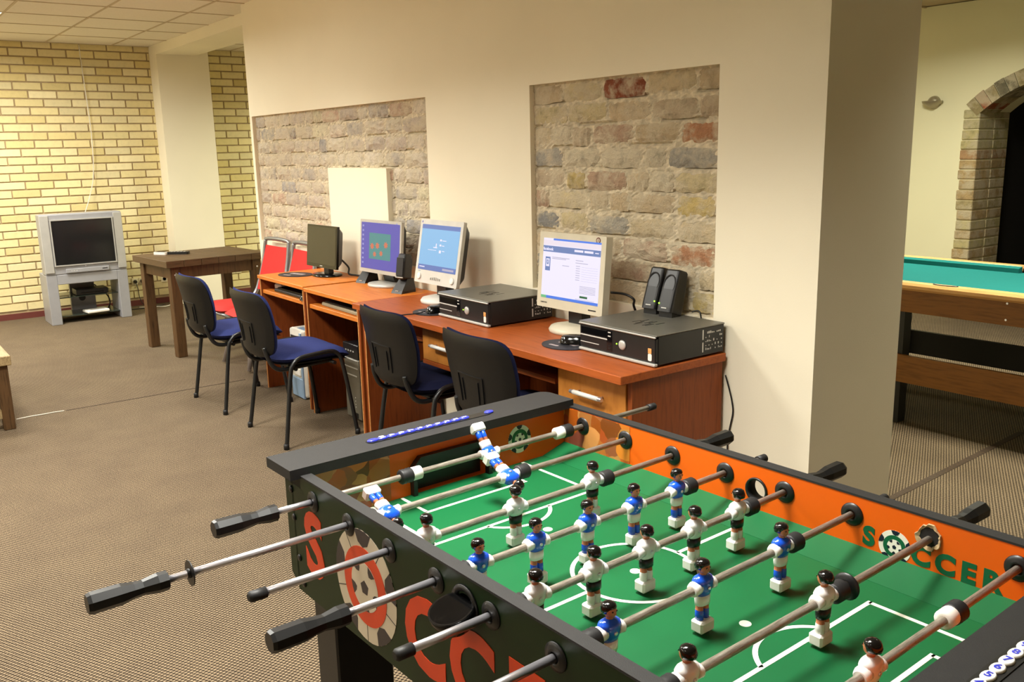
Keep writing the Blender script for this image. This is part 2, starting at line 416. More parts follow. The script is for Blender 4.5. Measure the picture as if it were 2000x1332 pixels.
# left wall: yellow bricks
wl = struct(MB().box(XL-.2, XL, YN, YF, 0, ZC).obj('wall_left', 'mortar'), 'wall clad in yellow bricks', 'wall')
BL, BH, PX, PZ = .234, .0645, .246, .0761
bme = None; cnt = 0; rest = MB(); rows = 34
YB = [(230, 214, 158), (236, 220, 166), (224, 206, 146), (238, 224, 176), (230, 216, 168)]
for r in range(rows):
    z = ZC - .0285 - PZ*r - (0.0 if r == 0 else 0)
    zc = ZC - .024 - PZ*r
    if zc-BH/2 < .045: continue
    for k in range(-28, 32):
        yc = 1.445 + PX*k + (PX/2 if r % 2 else 0)
        if yc < YN+.2 or yc > YF-.2: continue
        seen = (1.2 < yc < 2.72 or 3.15 < yc < 4.0)
        y0, y1 = yc-BL/2, yc+BL/2
        if 2.70 < yc < 3.21 and y0 > 2.70 and y1 < 3.21: continue
        if seen and cnt < 299:
            cnt += 1
            if bme is None:
                o = MB().box(-.001, .011, -BL/2, BL/2, -BH/2, BH/2, 0, None, .004).obj('brick', 'yellow_brick', wl, (XL, yc, zc)); bme = o.data
            else: o = link('brick', bme, wl, (XL, yc, zc))
            c = random.choice(YB); s_ = random.uniform(.93, 1.05); o.color = (*[min(1, v*s_) for v in lin(c)], 1)
        else: rest.box(XL-.001, XL+.011, y0, y1, zc-BH/2, zc+BH/2)
ro = rest.obj('brick_field', 'yellow_brick', wl); ro['kind'] = 'stuff'; ro.color = (*lin((232, 216, 162)), 1)
struct(MB().box(XL, XL+.02, YN, 2.70, 0, .055).box(XL, XL+.02, 3.21, YF, 0, .055).obj('baseboard_left', 'skirt'))
# pilaster and beam carrying on the line of the middle wall
struct(MB().box(XL, -9.40, 2.70, 3.21, 0, ZC).obj('wall_pilaster', 'plaster'), 'cream plastered pilaster beside the yellow bricks', 'wall')
struct(MB().box(-9.40, -6.70, 2.70, 3.08, 2.48, ZC).obj('trim_4', 'plaster'))
# middle wall with two brick recesses
RL, RR, SILL, HEAD = (-6.655, -4.18), (-3.285, -2.19), .858, 1.776
WX0, WX1, WY, WB = -6.70, -1.75, 2.56, 3.08
mb = MB()
mb.box(WX0, WX1, 2.625, WB, 0, ZC)
for a, b in ((WX0, RL[0]), (RL[1], RR[0]), (RR[1], WX1)): mb.box(a, b, WY, 2.625, SILL, HEAD)
mb.box(WX0, WX1, WY, 2.625, 0, SILL); mb.box(WX0, WX1, WY, 2.625, HEAD, ZC)
wm = struct(mb.obj('wall_middle', 'plaster'), 'cream plastered dividing wall with two exposed brick recesses', 'wall')
struct(MB().box(-5.40, -4.63, 2.553, 2.61, .62, 1.405).obj('trim_5', 'plaster'))
# rough old bricks
random.seed(11)
VAR = []
for vv in range(10):
    nx, nz = 7, 4; vs = []; fs = []
    for layer in (0, 1):
        for i in range(nx+1):
            for j in range(nz+1):
                u, t = -1+2*i/nx, -1+2*j/nz
                k = max(abs(u), abs(t))
                x = u*.5; z = t*.5
                edge = (k > .99)
                x += random.uniform(-.02, .02); z += random.uniform(-.05, .05)
                if edge and abs(u) > .99 and abs(t) > .99: x *= .95; z *= .90
                y = (.0 if edge else -1+random.uniform(-.35, .35)) if layer == 0 else 1.2
                if layer == 0 and not edge and (abs(u) > .7 or abs(t) > .45): y += .25
                if layer == 0: vs.append((x, y, z))
    for i in range(nx):
        for j in range(nz):
            a = i*(nz+1)+j; fs.append((a, a+nz+1, a+nz+2, a+1))
    bd = [i*(nz+1) for i in range(nx+1)] + [nx*(nz+1)+j for j in range(1, nz+1)] + [i*(nz+1)+nz for i in range(nx-1, -1, -1)] + [j for j in range(nz-1, 0, -1)]
    o0 = len(vs); vs += [(vs[i][0], 1.5, vs[i][2]) for i in bd]
    for q in range(len(bd)):
        q2 = (q+1) % len(bd); fs.append((bd[q], bd[q2], o0+q2, o0+q))
    m_ = MB(); m_.add(vs, fs, 0, False); o = m_.obj('brick', 'old_brick'); VAR.append(o.data); bpy.data.objects.remove(o)
OB = [((198, 180, 146), 8), ((190, 170, 138), 8), ((200, 184, 144), 6), ((182, 164, 138), 6), ((202, 190, 164), 5), ((180, 152, 128), 4), ((164, 158, 146), 3), ((170, 124, 92), 1.6), ((142, 140, 136), 1.4), ((150, 88, 64), 1.0), ((196, 174, 116), 3)]
OBP = [((202, 190, 170), 8), ((198, 184, 164), 8), ((206, 194, 174), 6), ((190, 176, 160), 5), ((180, 170, 156), 4), ((206, 196, 166), 4), ((166, 160, 154), 1.5), ((192, 164, 142), 1.5)]
def recess(x0, x1, seed, rows, skip=None, pal=OB):
    rnd = random.Random(seed)
    # lumpy mortar bed
    nx, nz = int((x1-x0)/.016), int((HEAD-SILL)/.009); vs = []; fs = []
    for i in range(nx+1):
        for j in range(nz+1):
            zz = SILL+(HEAD-SILL)*j/nz; fr = ((HEAD-zz)/((HEAD-SILL)/rows)) % 1; vs.append((x0+(x1-x0)*i/nx, 2.586+rnd.uniform(-.003, .003)+(.014 if .88 < fr < .97 and math.sin(i*.21+int((HEAD-zz)/((HEAD-SILL)/rows))*2.3) > .1 else 0), zz))
    for i in range(nx):
        for j in range(nz):
            a = i*(nz+1)+j; fs.append((a, a+nz+1, a+nz+2, a+1))
    m_ = MB(); m_.add(vs, fs); o = m_.obj('mortar_bed', 'mortar_old', wm)
    ph = (HEAD-SILL)/rows
    for r in range(rows):
        zc = HEAD - ph*(r+.5); x = x0 - rnd.uniform(.0, .14)
        while x < x1:
            L = rnd.choice((.25, .25, .26, .24, .125, .2)) if r % 2 else rnd.choice((.13, .25, .25, .19, .26))
            a, b = max(x, x0), min(x+L, x1); x += L + .002
            if b-a < .045: continue
            if skip and a > skip[0]-.02 and b < skip[1]+.02 and zc < skip[2]-.02: continue
            o = link('brick', VAR[rnd.randrange(10)], wm, ((a+b)/2, 2.586, zc+rnd.uniform(-.005, .005)), (0, rnd.uniform(-.02, .02) + (PI if rnd.random() < .5 else 0), 0))
            o.scale = (b-a-.012, rnd.uniform(.004, .012), ph*rnd.uniform(.78, .86))
            c = rnd.choices([p[0] for p in pal], [p[1] for p in pal])[0]; s_ = rnd.uniform(1.02, 1.22)
            o.color = (*[min(1, v*s_) for v in lin(c)], 1)
recess(*RL, 3, 10, (-5.40, -4.63, 1.405), OBP)
recess(*RR, 8, 10)
# far wall of the pool room with an arched brick opening
AX0, AX1, ASP, ATOP = -3.70, -2.30, 1.70, 2.10     # opening left, right, spring height, crown
acx = (AX0+AX1)/2; half = (AX1-AX0)/2; rise = ATOP-ASP-.13; AR = (half*half+rise*rise)/(2*rise); acz = ASP+rise-AR
a_max = math.asin(half/AR)
outl = [(XL, 0), (AX0, 0), (AX0, ASP)] + [(acx+AR*math.sin(-a_max+2*a_max*i/16), acz+AR*math.cos(-a_max+2*a_max*i/16)) for i in range(1, 16)] + [(AX1, ASP), (AX1, 0), (XR, 0), (XR, ZC), (XL, ZC)]
m_ = MB(); n_ = len(outl)
m_.add([(x, YF, z) for x, z in outl] + [(x, YF+.5, z) for x, z in outl], [tuple(range(n_)), tuple(range(2*n_-1, n_-1, -1))] + [(i, (i+1) % n_, n_+(i+1) % n_, n_+i) for i in range(n_)])
wf = struct(m_.obj('wall_far', 'plaster_pool'), 'yellowish plaster wall of the pool room with an arched opening', 'wall')
vault = MB()  # its near-black colour paints in the darkness beyond the arch
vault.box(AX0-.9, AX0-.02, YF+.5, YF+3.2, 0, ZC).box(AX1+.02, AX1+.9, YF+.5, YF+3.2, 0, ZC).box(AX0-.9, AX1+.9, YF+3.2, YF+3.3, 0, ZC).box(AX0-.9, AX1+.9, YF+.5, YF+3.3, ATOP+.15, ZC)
struct(vault.obj('wall_vault', 'void'), 'brick vault beyond the arch, its darkness painted on', 'wall')
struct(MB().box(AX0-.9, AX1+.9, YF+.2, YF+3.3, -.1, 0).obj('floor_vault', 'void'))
random.seed(5)
QC = [(206, 192, 142), (196, 180, 130), (202, 190, 146), (186, 168, 126), (176, 168, 140), (196, 168, 124), (200, 190, 148), (188, 150, 112)]
z = .02; kk = 0
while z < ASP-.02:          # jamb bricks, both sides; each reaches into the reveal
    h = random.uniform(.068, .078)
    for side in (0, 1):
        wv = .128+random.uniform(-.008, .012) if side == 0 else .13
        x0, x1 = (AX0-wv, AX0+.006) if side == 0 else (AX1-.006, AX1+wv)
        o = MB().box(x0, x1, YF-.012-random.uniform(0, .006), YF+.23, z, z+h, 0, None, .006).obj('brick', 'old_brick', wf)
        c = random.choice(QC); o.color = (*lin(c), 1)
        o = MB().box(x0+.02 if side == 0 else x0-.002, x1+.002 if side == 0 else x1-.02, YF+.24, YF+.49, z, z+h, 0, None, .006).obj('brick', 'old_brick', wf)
        o.color = (*[v*.8 for v in lin(c)], 1)  # deeper reveal bricks darkened, painting in the shade of the opening
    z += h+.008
nv = 21
for i in range(nv):
    a0, a1 = -a_max-.03+(2*a_max+.06)*i/nv, -a_max-.03+(2*a_max+.06)*(i+1)/nv-.006
    r0, r1 = AR-.004, AR+.118+random.uniform(-.012, .012)
    pts = [(acx+r*math.sin(a), acz+r*math.cos(a)) for r, a in ((r0, a0), (r0, a1), (r1, a1), (r1, a0))]
    vs = [(x, YF-.014, z_) for x, z_ in pts] + [(x, YF+.3, z_) for x, z_ in pts]
    o = MB().add(vs, [(0, 1, 2, 3), (7, 6, 5, 4), (0, 4, 5, 1), (1, 5, 6, 2), (2, 6, 7, 3), (3, 7, 4, 0)]).obj('brick', 'old_brick', wf)
    o.color = (*lin((168, 92, 62) if i == 1 else random.choice([(150, 138, 106), (168, 152, 112), (132, 124, 104), (176, 160, 124)])), 1)
# walls out of the picture that close the room
struct(MB().box(XR, XR+.2, YN, YF, 0, ZC).obj('wall_right', 'plaster'), 'cream plastered wall', 'wall')
struct(MB().box(XL-.2, XR+.2, YN-.2, YN, 0, ZC).obj('wall_behind', 'plaster'), 'cream plastered wall', 'wall')
# ================================================================== LUMINAIRES AND ADDED FILL LIGHTS
LBL = {0: 'recessed square ceiling light above the television corner', 1: 'recessed square ceiling light above the computer desks', 2: 'recessed square ceiling light above the football table',
       10: 'recessed square ceiling light above the pool table', 11: 'added fill light in the ceiling behind the end of the dividing wall', 12: 'recessed square ceiling light behind the plastered pilaster'}
for n, (x, y, p, c, spread) in enumerate(LAMPS + POOL_LAMPS):
    i, j = near_cell(x, y); x, y = xs[i], ys[j]
    t = thing('ceiling_light', LBL.get(n, 'added fill light in the ceiling over the open carpet'), 'ceiling light', (x, y, ZC), 0, 'recessed ceiling lights')
    MB().box(-.297, .297, -.291, -.285, -.006, .03).box(-.297, .297, .285, .291, -.006, .03).box(-.297, -.291, -.285, .285, -.006, .03).box(.291, .297, -.285, .285, -.006, .03).obj('frame', 'white', t)
    MB().box(-.291, .291, -.285, .285, -.003, .02).obj('diffuser', 'lum', t)
    ld = bpy.data.lights.new('lamp', 'AREA'); ld.shape = 'RECTANGLE'; ld.size = .53; ld.size_y = .52; ld.energy = p; ld.color = c; ld.spread = math.radians(spread)
    lo = bpy.data.objects.new('lamp', ld); COL.objects.link(lo); lo.location = (0, 0, -.012); lo.parent = t

# ================================================================== TELEVISION CORNER
ts = thing('tv_stand', 'silver television stand with two glass shelves in front of the yellow brick wall', 'tv stand', (-9.18, 1.765, 0))
MB().box(-.16, .18, -.35, -.26, 0, .46, 0, None, .004).obj('leg', 'silver_tv', ts)
MB().box(-.16, .18, .26, .35, 0, .46, 0, None, .004).obj('leg', 'silver_tv', ts)
MB().box(-.18, .18, -.26, .26, .37, .46, 0, None, .004).obj('top_panel', 'silver_tv', ts)
MB().box(-.25, -.20, -.10, .12, .05, .45).obj('rear_post', 'silver_tv', ts)
MB().box(-.24, .12, -.26, .26, .235, .243).obj('shelf', 'dark_glass', ts)
MB().box(-.24, .12, -.26, .26, .06, .068).obj('shelf', 'dark_glass', ts)
MB().lathe([(.03, 0), (.03, .006)], 16, 0, TR(-.199, .0, .18) @ RY(PI/2)).obj('cable_hole', 'black', ts)
tv = thing('television', 'silver tube television with a dark screen, standing on its silver stand', 'television', (-9.18, 1.765, .46))
m_ = MB().box(.02, .18, -.35, .35, 0, .55, 0, None, .008)
m_.rings([[(.02, y*.9, z) for y, z in ((-.33, .02), (.33, .02), (.33, .52), (-.33, .52))], [(-.18, y, z) for y, z in ((-.22, .06), (.22, .06), (.22, .44), (-.22, .44))], [(-.30, y, z) for y, z in ((-.13, .12), (.13, .12), (.13, .36), (-.13, .36))]], 0, False)
m_.obj('cabinet', 'silver_tv', tv)
MB().box(.18, .192, -.35, -.275, .02, .54, 0, None, .003).obj('speaker_grille', 'silver', tv)
MB().box(.18, .192, .275, .35, .02, .54, 0, None, .003).obj('speaker_grille', 'silver', tv)
vs = []; fs = []
for i in range(13):
    for j in range(11):
        u, v = -1+2*i/12, -1+2*j/10
        vs.append((.190-.005*(u*u+v*v)/2+.003, u*.258, .29+v*.20))
for i in range(12):
    for j in range(10): a = i*11+j; fs.append((a, a+11, a+12, a+1))
MB().add(vs, fs, 0, True).obj('screen', 'tv_glass', tv)
MB().box(.180, .196, -.27, .27, .492, .502).box(.18, .196, -.27, .27, .078, .088).box(.18, .196, -.268, -.258, .088, .492).box(.18, .196, .258, .268, .088, .492).obj('bezel', 'silver', tv)
MB().box(.18, .198, -.18, .19, .012, .05, 0, None, .003).obj('control_flap', 'silver_tv', tv)
MB().lathe([(.006, 0), (.006, .004)], 10, 0, TR(.19, -.01, .066) @ RY(PI/2)).obj('badge', 'chrome', tv)
for k in range(3): MB().box(.198, .199, -.14+.022*k, -.128+.022*k, .028, .033).obj('button', 'lightgrey', tv)
MB().box(.198, .199, .13, .175, .028, .035).obj('marking', 'black', tv)
p = thing('video_player', 'black set-top box on the upper glass shelf of the television stand', 'player', (-9.16, 1.80, .243))
MB().box(-.09, .10, -.14, .14, .004, .055, 0, None, .004).obj('case', 'black', p); MB().box(.10, .103, -.1, .1, .02, .03).obj('display', 'black_gloss', p)
p = thing('game_console', 'flat white device on the lower glass shelf of the television stand', 'console', (-9.11, 1.82, .068), .15)
MB().box(-.07, .08, -.10, .10, .003, .028, 0, None, .006).obj('case', 'white', p); MB().box(.0, .05, -.06, .07, .028, .030).obj('keys', 'silver', p)
# leads behind the set
for pts, r, mt, nm, lb in (
    ([(-9.61, 2.052, 2.56), (-9.61, 2.06, 2.22), (-9.605, 2.07, 1.74), (-9.60, 2.045, 1.35), (-9.57, 1.98, 1.13), (-9.46, 1.90, .99), (-9.44, 1.86, .90)], .004, 'thread', 'aerial_cable', 'thin white aerial cable hanging down the yellow brick wall'),
    ([(-9.61, 2.327, .245), (-9.58, 2.335, .18), (-9.56, 2.34, .08), (-9.5, 2.37, .012), (-9.42, 2.45, .008), (-9.45, 2.55, .008)], .004, 'black', 'power_cord', 'black power cord from the socket nearest the television'),
    ([(-9.61, 2.388, .245), (-9.585, 2.41, .18), (-9.565, 2.44, .09), (-9.52, 2.46, .012), (-9.40, 2.42, .008), (-9.36, 2.28, .008), (-9.40, 2.15, .008)], .004, 'black', 'power_cord', 'black power cord from the second socket right of the television'),
    ([(-9.46, 2.30, .006), (-9.40, 2.42, .007), (-9.34, 2.52, .006), (-9.40, 2.60, .007), (-9.47, 2.66, .006)], .005, 'thread', 'loose_cable', 'pale cable lying on the carpet beside the television stand'),
    ([(-9.35, 1.88, .30), (-9.30, 1.97, .20), (-9.28, 1.99, .12), (-9.30, 1.96, .03), (-9.34, 2.02, .008), (-9.4, 2.1, .008)], .006, 'black', 'signal_cable', 'black cable looping down from the glass shelf of the television stand')):
    tag(MB().tube(spline(pts, 6), r, 6).obj(nm, mt), lb, 'cable')
def socket(n, loc, axis, label, plugs=()):
    t = thing('wall_socket', label, 'socket', loc, 0 if axis == 'x' else PI/2, 'wall sockets')
    for k in range(n):
        y = (k-(n-1)/2)*.068
        MB().box(0, .012, y-.033, y+.033, -.036, .036, 0, None, .004).obj('plate', 'socket', t)
        MB().lathe([(.021, 0), (.021, .003), (.018, .0031), (.018, -.001)], 18, 0, TR(.012, y, 0) @ RY(PI/2)).obj('well', 'beige', t)
        if k in plugs: MB().lathe([(.019, 0), (.018, .018), (.010, .034), (.006, .05)], 14, 0, TR(.013, y, 0) @ RY(PI/2)).obj('plug', 'black', t)
    return t
socket(3, (XL+.011, 2.395, .25), 'x', 'row of cream wall sockets with two black plugs right of the television', (0, 1))
socket(1, (XL+.011, 2.62, .25), 'x', 'single cream wall socket next to the plastered pilaster')
socket(2, (XL+.011, 3.38, .265), 'x', 'double cream wall socket seen between the legs of the brown table')
socket(1, (XL+.011, 3.62, .285), 'x', 'single cream wall socket beside the right leg of the brown table')

# brown table
t = thing('wooden_table', 'dark brown wooden table with thick legs standing in the corner', 'table', (-7.17, 2.24, 0), math.radians(5.5))
tw, td = .345, .405
for k in range(6):
    y0 = -td + 2*td*k/6
    MB().box(-tw, tw, y0+.001, y0+2*td/6-.001, .69, .742, 0, None, .003).obj('plank', 'brown_table', t)
for sx in (-1, 1):
    for sy in (-1, 1):
        x, y = sx*(tw-.075), sy*(td-.075)
        l = MB().box(x-.036, x+.036, y-.036, y+.036, 0, .69, 0, None, .004).obj('leg', 'brown_leg', t)
        MB().lathe([(.008, 0), (.007, .003), (.003, .004)], 10, 0, TR(x+.036, y, .63) @ RY(PI/2)).obj('bolt_head', 'chrome', l)
MB().box(-tw+.11, tw-.11, -td+.055, -td+.08, .60, .69).obj('apron', 'brown_leg', t)
MB().box(-tw+.11, tw-.11, td-.08, td-.055, .60, .69).obj('apron', 'brown_leg', t)
MB().box(-tw+.055, -tw+.08, -td+.11, td-.11, .60, .69).obj('apron', 'brown_leg', t)
MB().box(tw-.08, tw-.055, -td+.11, td-.11, .60, .69).obj('apron', 'brown_leg', t)
def remote(label, loc, rz, body, L, W_):
    p = thing('remote_control', label, 'remote control', loc, rz)
    MB().prism(rrect(L, W_, .012), 0, .02).obj('body', body, p)
    for i in range(5):
        for j in range(3): MB().box(-L*.34+i*L*.15, -L*.34+i*L*.15+.010, -.013+j*.010, -.007+j*.010, .02, .022).obj('button', 'lightgrey' if body == 'black' else 'black', p)
remote('small white and silver remote control lying on the brown table', (-7.33, 1.99, .742), .6, 'white', .12, .045)
remote('black remote control lying beside the white one on the brown table', (-7.25, 2.10, .742), .9, 'black', .17, .05)
# bench at the left edge
t = thing('low_bench', 'weathered low wooden bench cut off by the left picture edge', 'bench', (-6.25, .33, 0))
for k in range(4): MB().box(-.65, .652, -.32+.16*k+.001, -.16+.16*k-.001, .375, .43, 0, None, .004).obj('plank', 'bench_wood', t)
for sx in (-1, 1):
    for sy in (-1, 1): MB().box(sx*.605-.035, sx*.605+.025, sy*.27-.03, sy*.27+.03, 0, .375, 0, None, .004).obj('leg', 'brown_leg', t)
for sx in (-1, 1): MB().box(sx*.605-.02, sx*.605+.015, -.24, .24, .07, .12).obj('stretcher', 'bench_wood', t)
for sy in (-1, 1): MB().box(-.57, .57, sy*.27-.012, sy*.27+.012, .30, .375).obj('apron', 'brown_leg', t)

# ================================================================== CHAIRS
def make_chair(label, fabric, loc, rz=0, group='stacking office chairs at the desks'):
    t = thing('office_chair', label, 'chair', loc, rz, group)
    for s in (-1, 1):
        MB().tube(spline([(s*.255, -.205, .0), (s*.245, -.18, .16), (s*.232, -.145, .38), (s*.229, -.125, .435), (s*.228, -.085, .463), (s*.228, .0, .472), (s*.228, .09, .474), (s*.229, .13, .452), (s*.233, .15, .40), (s*.245, .18, .2), (s*.255, .205, .0)], 5), .0115, 10).obj('leg_frame', 'black_frame', t)
        for y in (-.205, .205): MB().lathe([(.0145, 0), (.0145, .02), (.013, .03)], 10, 0, TR(s*.255, y, 0)).obj('rubber_foot', 'black_rubber', t)
        MB().tube(spline([(s*.165, .12, .412), (s*.165, -.08, .405), (s*.166, -.16, .402), (s*.166, -.205, .425), (s*.162, -.232, .48), (s*.155, -.243, .53)], 5), .0115, 10).obj('back_support', 'black_frame', t)
    MB().tube([(-.228, -.11, .408), (.228, -.11, .408)], .010).obj('cross_bar', 'black_frame', t)
    MB().tube([(-.228, .11, .408), (.228, .11, .408)], .010).obj('cross_bar', 'black_frame', t)
    def seat_fn(x, y, z): return (x, y, z - .55*max(0, y-.08)**2*4 - .10*max(0, -.1-y)**2 + .12*x*x)
    MB().slab(.45, .44, .062, .4, (16, 16), 4, 0, 0, seat_fn).obj('seat', fabric, t, (0, .025, .455))
    MB().slab(.43, .42, .03, .4, (12, 12), 4, 0, 0, seat_fn).obj('seat_pan', 'black_shell', t, (0, .025, .428))
    def back_fn(x, y, z):
        k = 1 - .14*max(0, y)/.17          # narrower towards the lower edge
        return (x*k, y, z + .75*x*x - .12*(y*y)*4)
    T = TR(0, -.262, .645) @ RX(-PI/2 + math.radians(9))
    sh = MB().slab(.47, .35, .034, .45, (18, 14), 6, 0, 0, back_fn, T)
    so = sh.obj('backrest_shell', 'black_shell', t)
    T2 = TR(0, -.244, .647) @ RX(-PI/2 + math.radians(9))
    MB().slab(.465, .345, .045, .45, (18, 14), 6, 0, 0, back_fn, T2).obj('backrest_cushion', fabric, t)
    # ribs pressed into the back of the shell
    r_ = MB()
    for (a, b, c, d) in ((-.085, .085, -.012, -.006), (-.089, -.083, -.01, .11), (.083, .089, -.01, .11), (-.058, -.053, .01, .10), (.053, .058, .01, .10)):
        n_ = 8
        top = [back_fn(a+(b-a)*i/n_, c, -.0205) for i in range(n_+1)]; bot = [back_fn(a+(b-a)*i/n_, d, -.0205) for i in range(n_+1)]
        top2 = [(x, y, z+.01) for x, y, z in top]; bot2 = [(x, y, z+.01) for x, y, z in bot]
        vs = top+bot+top2+bot2; q = n_+1
        fs = []
        for i in range(n_): fs += [(i, i+1, q+i+1, q+i), (i, 2*q+i, 2*q+i+1, i+1), (q+i, q+i+1, 3*q+i+1, 3*q+i)]
        fs += [(0, q, 3*q, 2*q), (n_, 2*q+n_, 3*q+n_, q+n_)]
        r_.add(vs, fs, 0, False, T)
    r_.obj('shell_rib', 'black_shell', so)
    return t
make_chair('blue upholstered office chair with black shell back next to the brown table', 'blue_fabric', (-5.355, 1.855, 0), .02)
make_chair('blue upholstered office chair drawn up to the desk with the grey computer tower', 'blue_fabric', (-4.51, 1.885, 0), .0)
make_chair('dark navy office chair standing right beside the grey computer tower', 'navy_fabric', (-3.50, 2.135, 0), -.03)
make_chair('dark navy office chair closest to the football table, hiding the middle of the desk edge', 'navy_fabric', (-2.77, 2.125, 0), -.03)

def red_chair(label, loc, rz):
    t = thing('red_chair', label, 'chair', loc, rz, 'red chairs behind the desks')
    # local: back at +y, front towards -y
    MB().tube(spline([(-.20, .12, .44), (-.205, .19, .52), (-.19, .25, .72), (-.185, .275, .86), (-.165, .28, .887), (0, .278, .895), (.165, .28, .887), (.185, .275, .86), (.19, .25, .72), (.205, .19, .52), (.20, .12, .44)], 6), .0145, 10).obj('back_frame', 'grey_tube', t)
    vs = []; fs = []
    for i in range(9):
        for j in range(9):
            u = -1+i/4; v = j/8
            y = .185 + .085*v + .0*u; z = .52+.325*v
            vs.append((u*(.198-.012*v), y+.018*(1-u*u)-.012*0, z-.008*(1-u*u)*v))
    for i in range(8):
        for j in range(8): a = i*9+j; fs.append((a, a+9, a+10, a+1))
    n0 = len(vs); vs += [(x, y+.006, z) for x, y, z in vs]; fs += [tuple(n0+k for k in reversed(f)) for f in fs]
    MB().add(vs, fs, 0, True).obj('back_sling', 'red_fabric', t)
    MB().slab(.42, .43, .05, .4, (12, 12), 5).obj('seat', 'red_fabric', t, (0, -.06, .455))
    MB().tube([(-.2, .12, .425), (-.2, -.24, .425), (.2, -.24, .425), (.2, .12, .425)], .012).obj('seat_frame', 'grey_tube', t)
    for sx in (-1, 1):
        MB().tube([(sx*.10, -.02, .42), (sx*.13, -.03, .36), (sx*.215, -.11, .012)], .0145, 10).obj('leg', 'chrome', t)
        MB().tube([(sx*.10, .02, .42), (sx*.13, .03, .36), (sx*.19, .22, .012)], .0145, 10).obj('leg', 'chrome', t)
    MB().tube([(-.165, -.06, .22), (.165, -.06, .22)], .008).obj('stretcher', 'chrome', t)
    return t
red_chair('red chair with grey tube frame, left of the two behind the first desk', (-6.23, 2.24, 0), math.radians(4))
red_chair('red chair with grey tube frame, half hidden behind the black monitor', (-5.80, 2.255, 0), math.radians(0))

# ================================================================== DESKS
DZ = .745
def computer_table(label, x0, x1, y0, wood_):
    """small open computer table: two side panels, back panel, keyboard shelf, base board"""
    t = thing('computer_table', label, 'desk', (x0, y0, 0)); w_ = x1-x0; d = 2.545-y0
    MB().box(0, w_, 0, d, DZ-.022, DZ, 0, None, .002).obj('worktop', wood_, t)
    for a in (.006, w_-.026):
        s_ = MB().box(a, a+.02, .01, d-.005, 0, DZ-.022).obj('side_panel', 'dark_side', t)
        MB().box(a-.0005 if a > .1 else a+.0155, a+.005 if a > .1 else a+.0205, .007, .0105, 0, DZ-.022).obj('edge_band', 'edge_wood', s_)
    MB().box(.026, w_-.026, d-.03, d-.012, .12, DZ-.022).obj('back_panel', 'dark_side', t)
    MB().box(.026, w_-.026, .02, d-.10, .628, .652, 0, None, .002).obj('keyboard_shelf', wood_, t)
    MB().box(.026, w_-.026, d-.06, d-.03, 0, .07).obj('base_rail', 'dark_side', t)
    return t
computer_table('small light orange computer table nearest the brown table', -5.55, -4.845, 2.085, 'orange_wood')
computer_table('small light orange computer table holding the monitor with the blue desktop picture', -4.80, -4.125, 2.068, 'orange_wood')
def drawer_desk(label, x0, x1, y0):
    t = thing('office_desk', label, 'desk', (x0, y0, 0)); w_ = x1-x0; d = 2.545-y0
    MB().box(0, w_, 0, d, DZ-.03, DZ, 0, None, .002).obj('worktop', 'cherry', t)
    l = MB().box(.01, .034, .05, d-.005, 0, DZ-.03).obj('side_panel', 'dark_side', t)
    MB().box(.0295, .0345, .0485, .0505, 0, DZ-.03).obj('edge_band', 'edge_wood', l)
    MB().box(w_-.034, w_-.012, .065, d-.005, 0, DZ-.03).obj('side_panel', 'dark_side', t)
    MB().box(w_-.40, w_-.378, .078, d-.06, .53, DZ-.03).obj('inner_panel', 'dark_side', t)
    MB().box(.034, w_-.40, d-.16, d-.142, .38, DZ-.03).obj('modesty_panel', 'dark_side', t)
    for k, (a, b) in enumerate(((.548, .712),)):
        dr = MB().box(w_-.40, w_-.036, .058, .076, a, b, 0, None, .0015).obj('drawer', 'drawer', t)
        zc = (a+b)/2; xc = w_-.215
        h = MB().tube([(xc-.085, .032, zc), (xc+.085, .032, zc)], .0075, 10)
        h.tube([(xc-.062, .032, zc), (xc-.062, .058, zc)], .005, 8).tube([(xc+.062, .032, zc), (xc+.062, .058, zc)], .005, 8)
        h.obj('handle', 'chrome', dr)
        MB().tube([(xc-.068, .032, zc), (xc+.068, .032, zc)], .0088, 10).obj('handle_sleeve', 'lightgrey', dr)
    MB().box(w_-.376, w_-.036, .078, d-.08, .55, .70).obj('drawer_box', 'dark_side', t)
    MB().box(w_-.402, w_-.034, .056, d-.06, .528, .546).obj('drawer_shelf', 'cherry', t)
    MB().box(.05, w_-.47, .10, d-.18, .610, .630).obj('keyboard_tray', 'cherry', t)
    return t
drawer_desk('cherry desk with a drawer carrying the light grey monitor in the middle of the row', -4.122, -3.128, 2.035)
drawer_desk('cherry desk with a drawer at the right end of the row beside the wall corner', -3.125, -2.112, 2.012)

# ---------------------------------------------------------------- keyboards, mice, mats
def keyboard(label, loc, rz, body, keys, L=.44, D=.15):
    t = thing('keyboard', label, 'keyboard', loc, rz)
    MB().box(-L/2, L/2, -D/2, D/2, 0, .022, 0, None, .006).obj('body', body, t)
    m_ = MB()
    for r in range(5):
        for c in range(18): m_.box(-L/2+.015+c*(L-.03)/18+.001, -L/2+.015+(c+1)*(L-.03)/18-.001, -D/2+.018+r*.023, -D/2+.038+r*.023, .022, .029)
    k = m_.obj('keys', keys, t); k['kind'] = 'stuff'
    return t
keyboard('black keyboard on the shelf of the table nearest the brown table', (-5.14, 2.20, .652), 0, 'black', 'black_gloss', .46, .16)
keyboard('worn beige keyboard with dark keys on the shelf of the second table', (-4.44, 2.185, .652), -.02, 'old_beige', 'black', .45, .15)
tag(MB().box(-.05, .05, -.04, .04, 0, .035, 0, None, .008).obj('white_box', 'cream_box', None, (-5.44, 2.21, .652)), 'small white box at the left end of the first keyboard shelf', 'box')
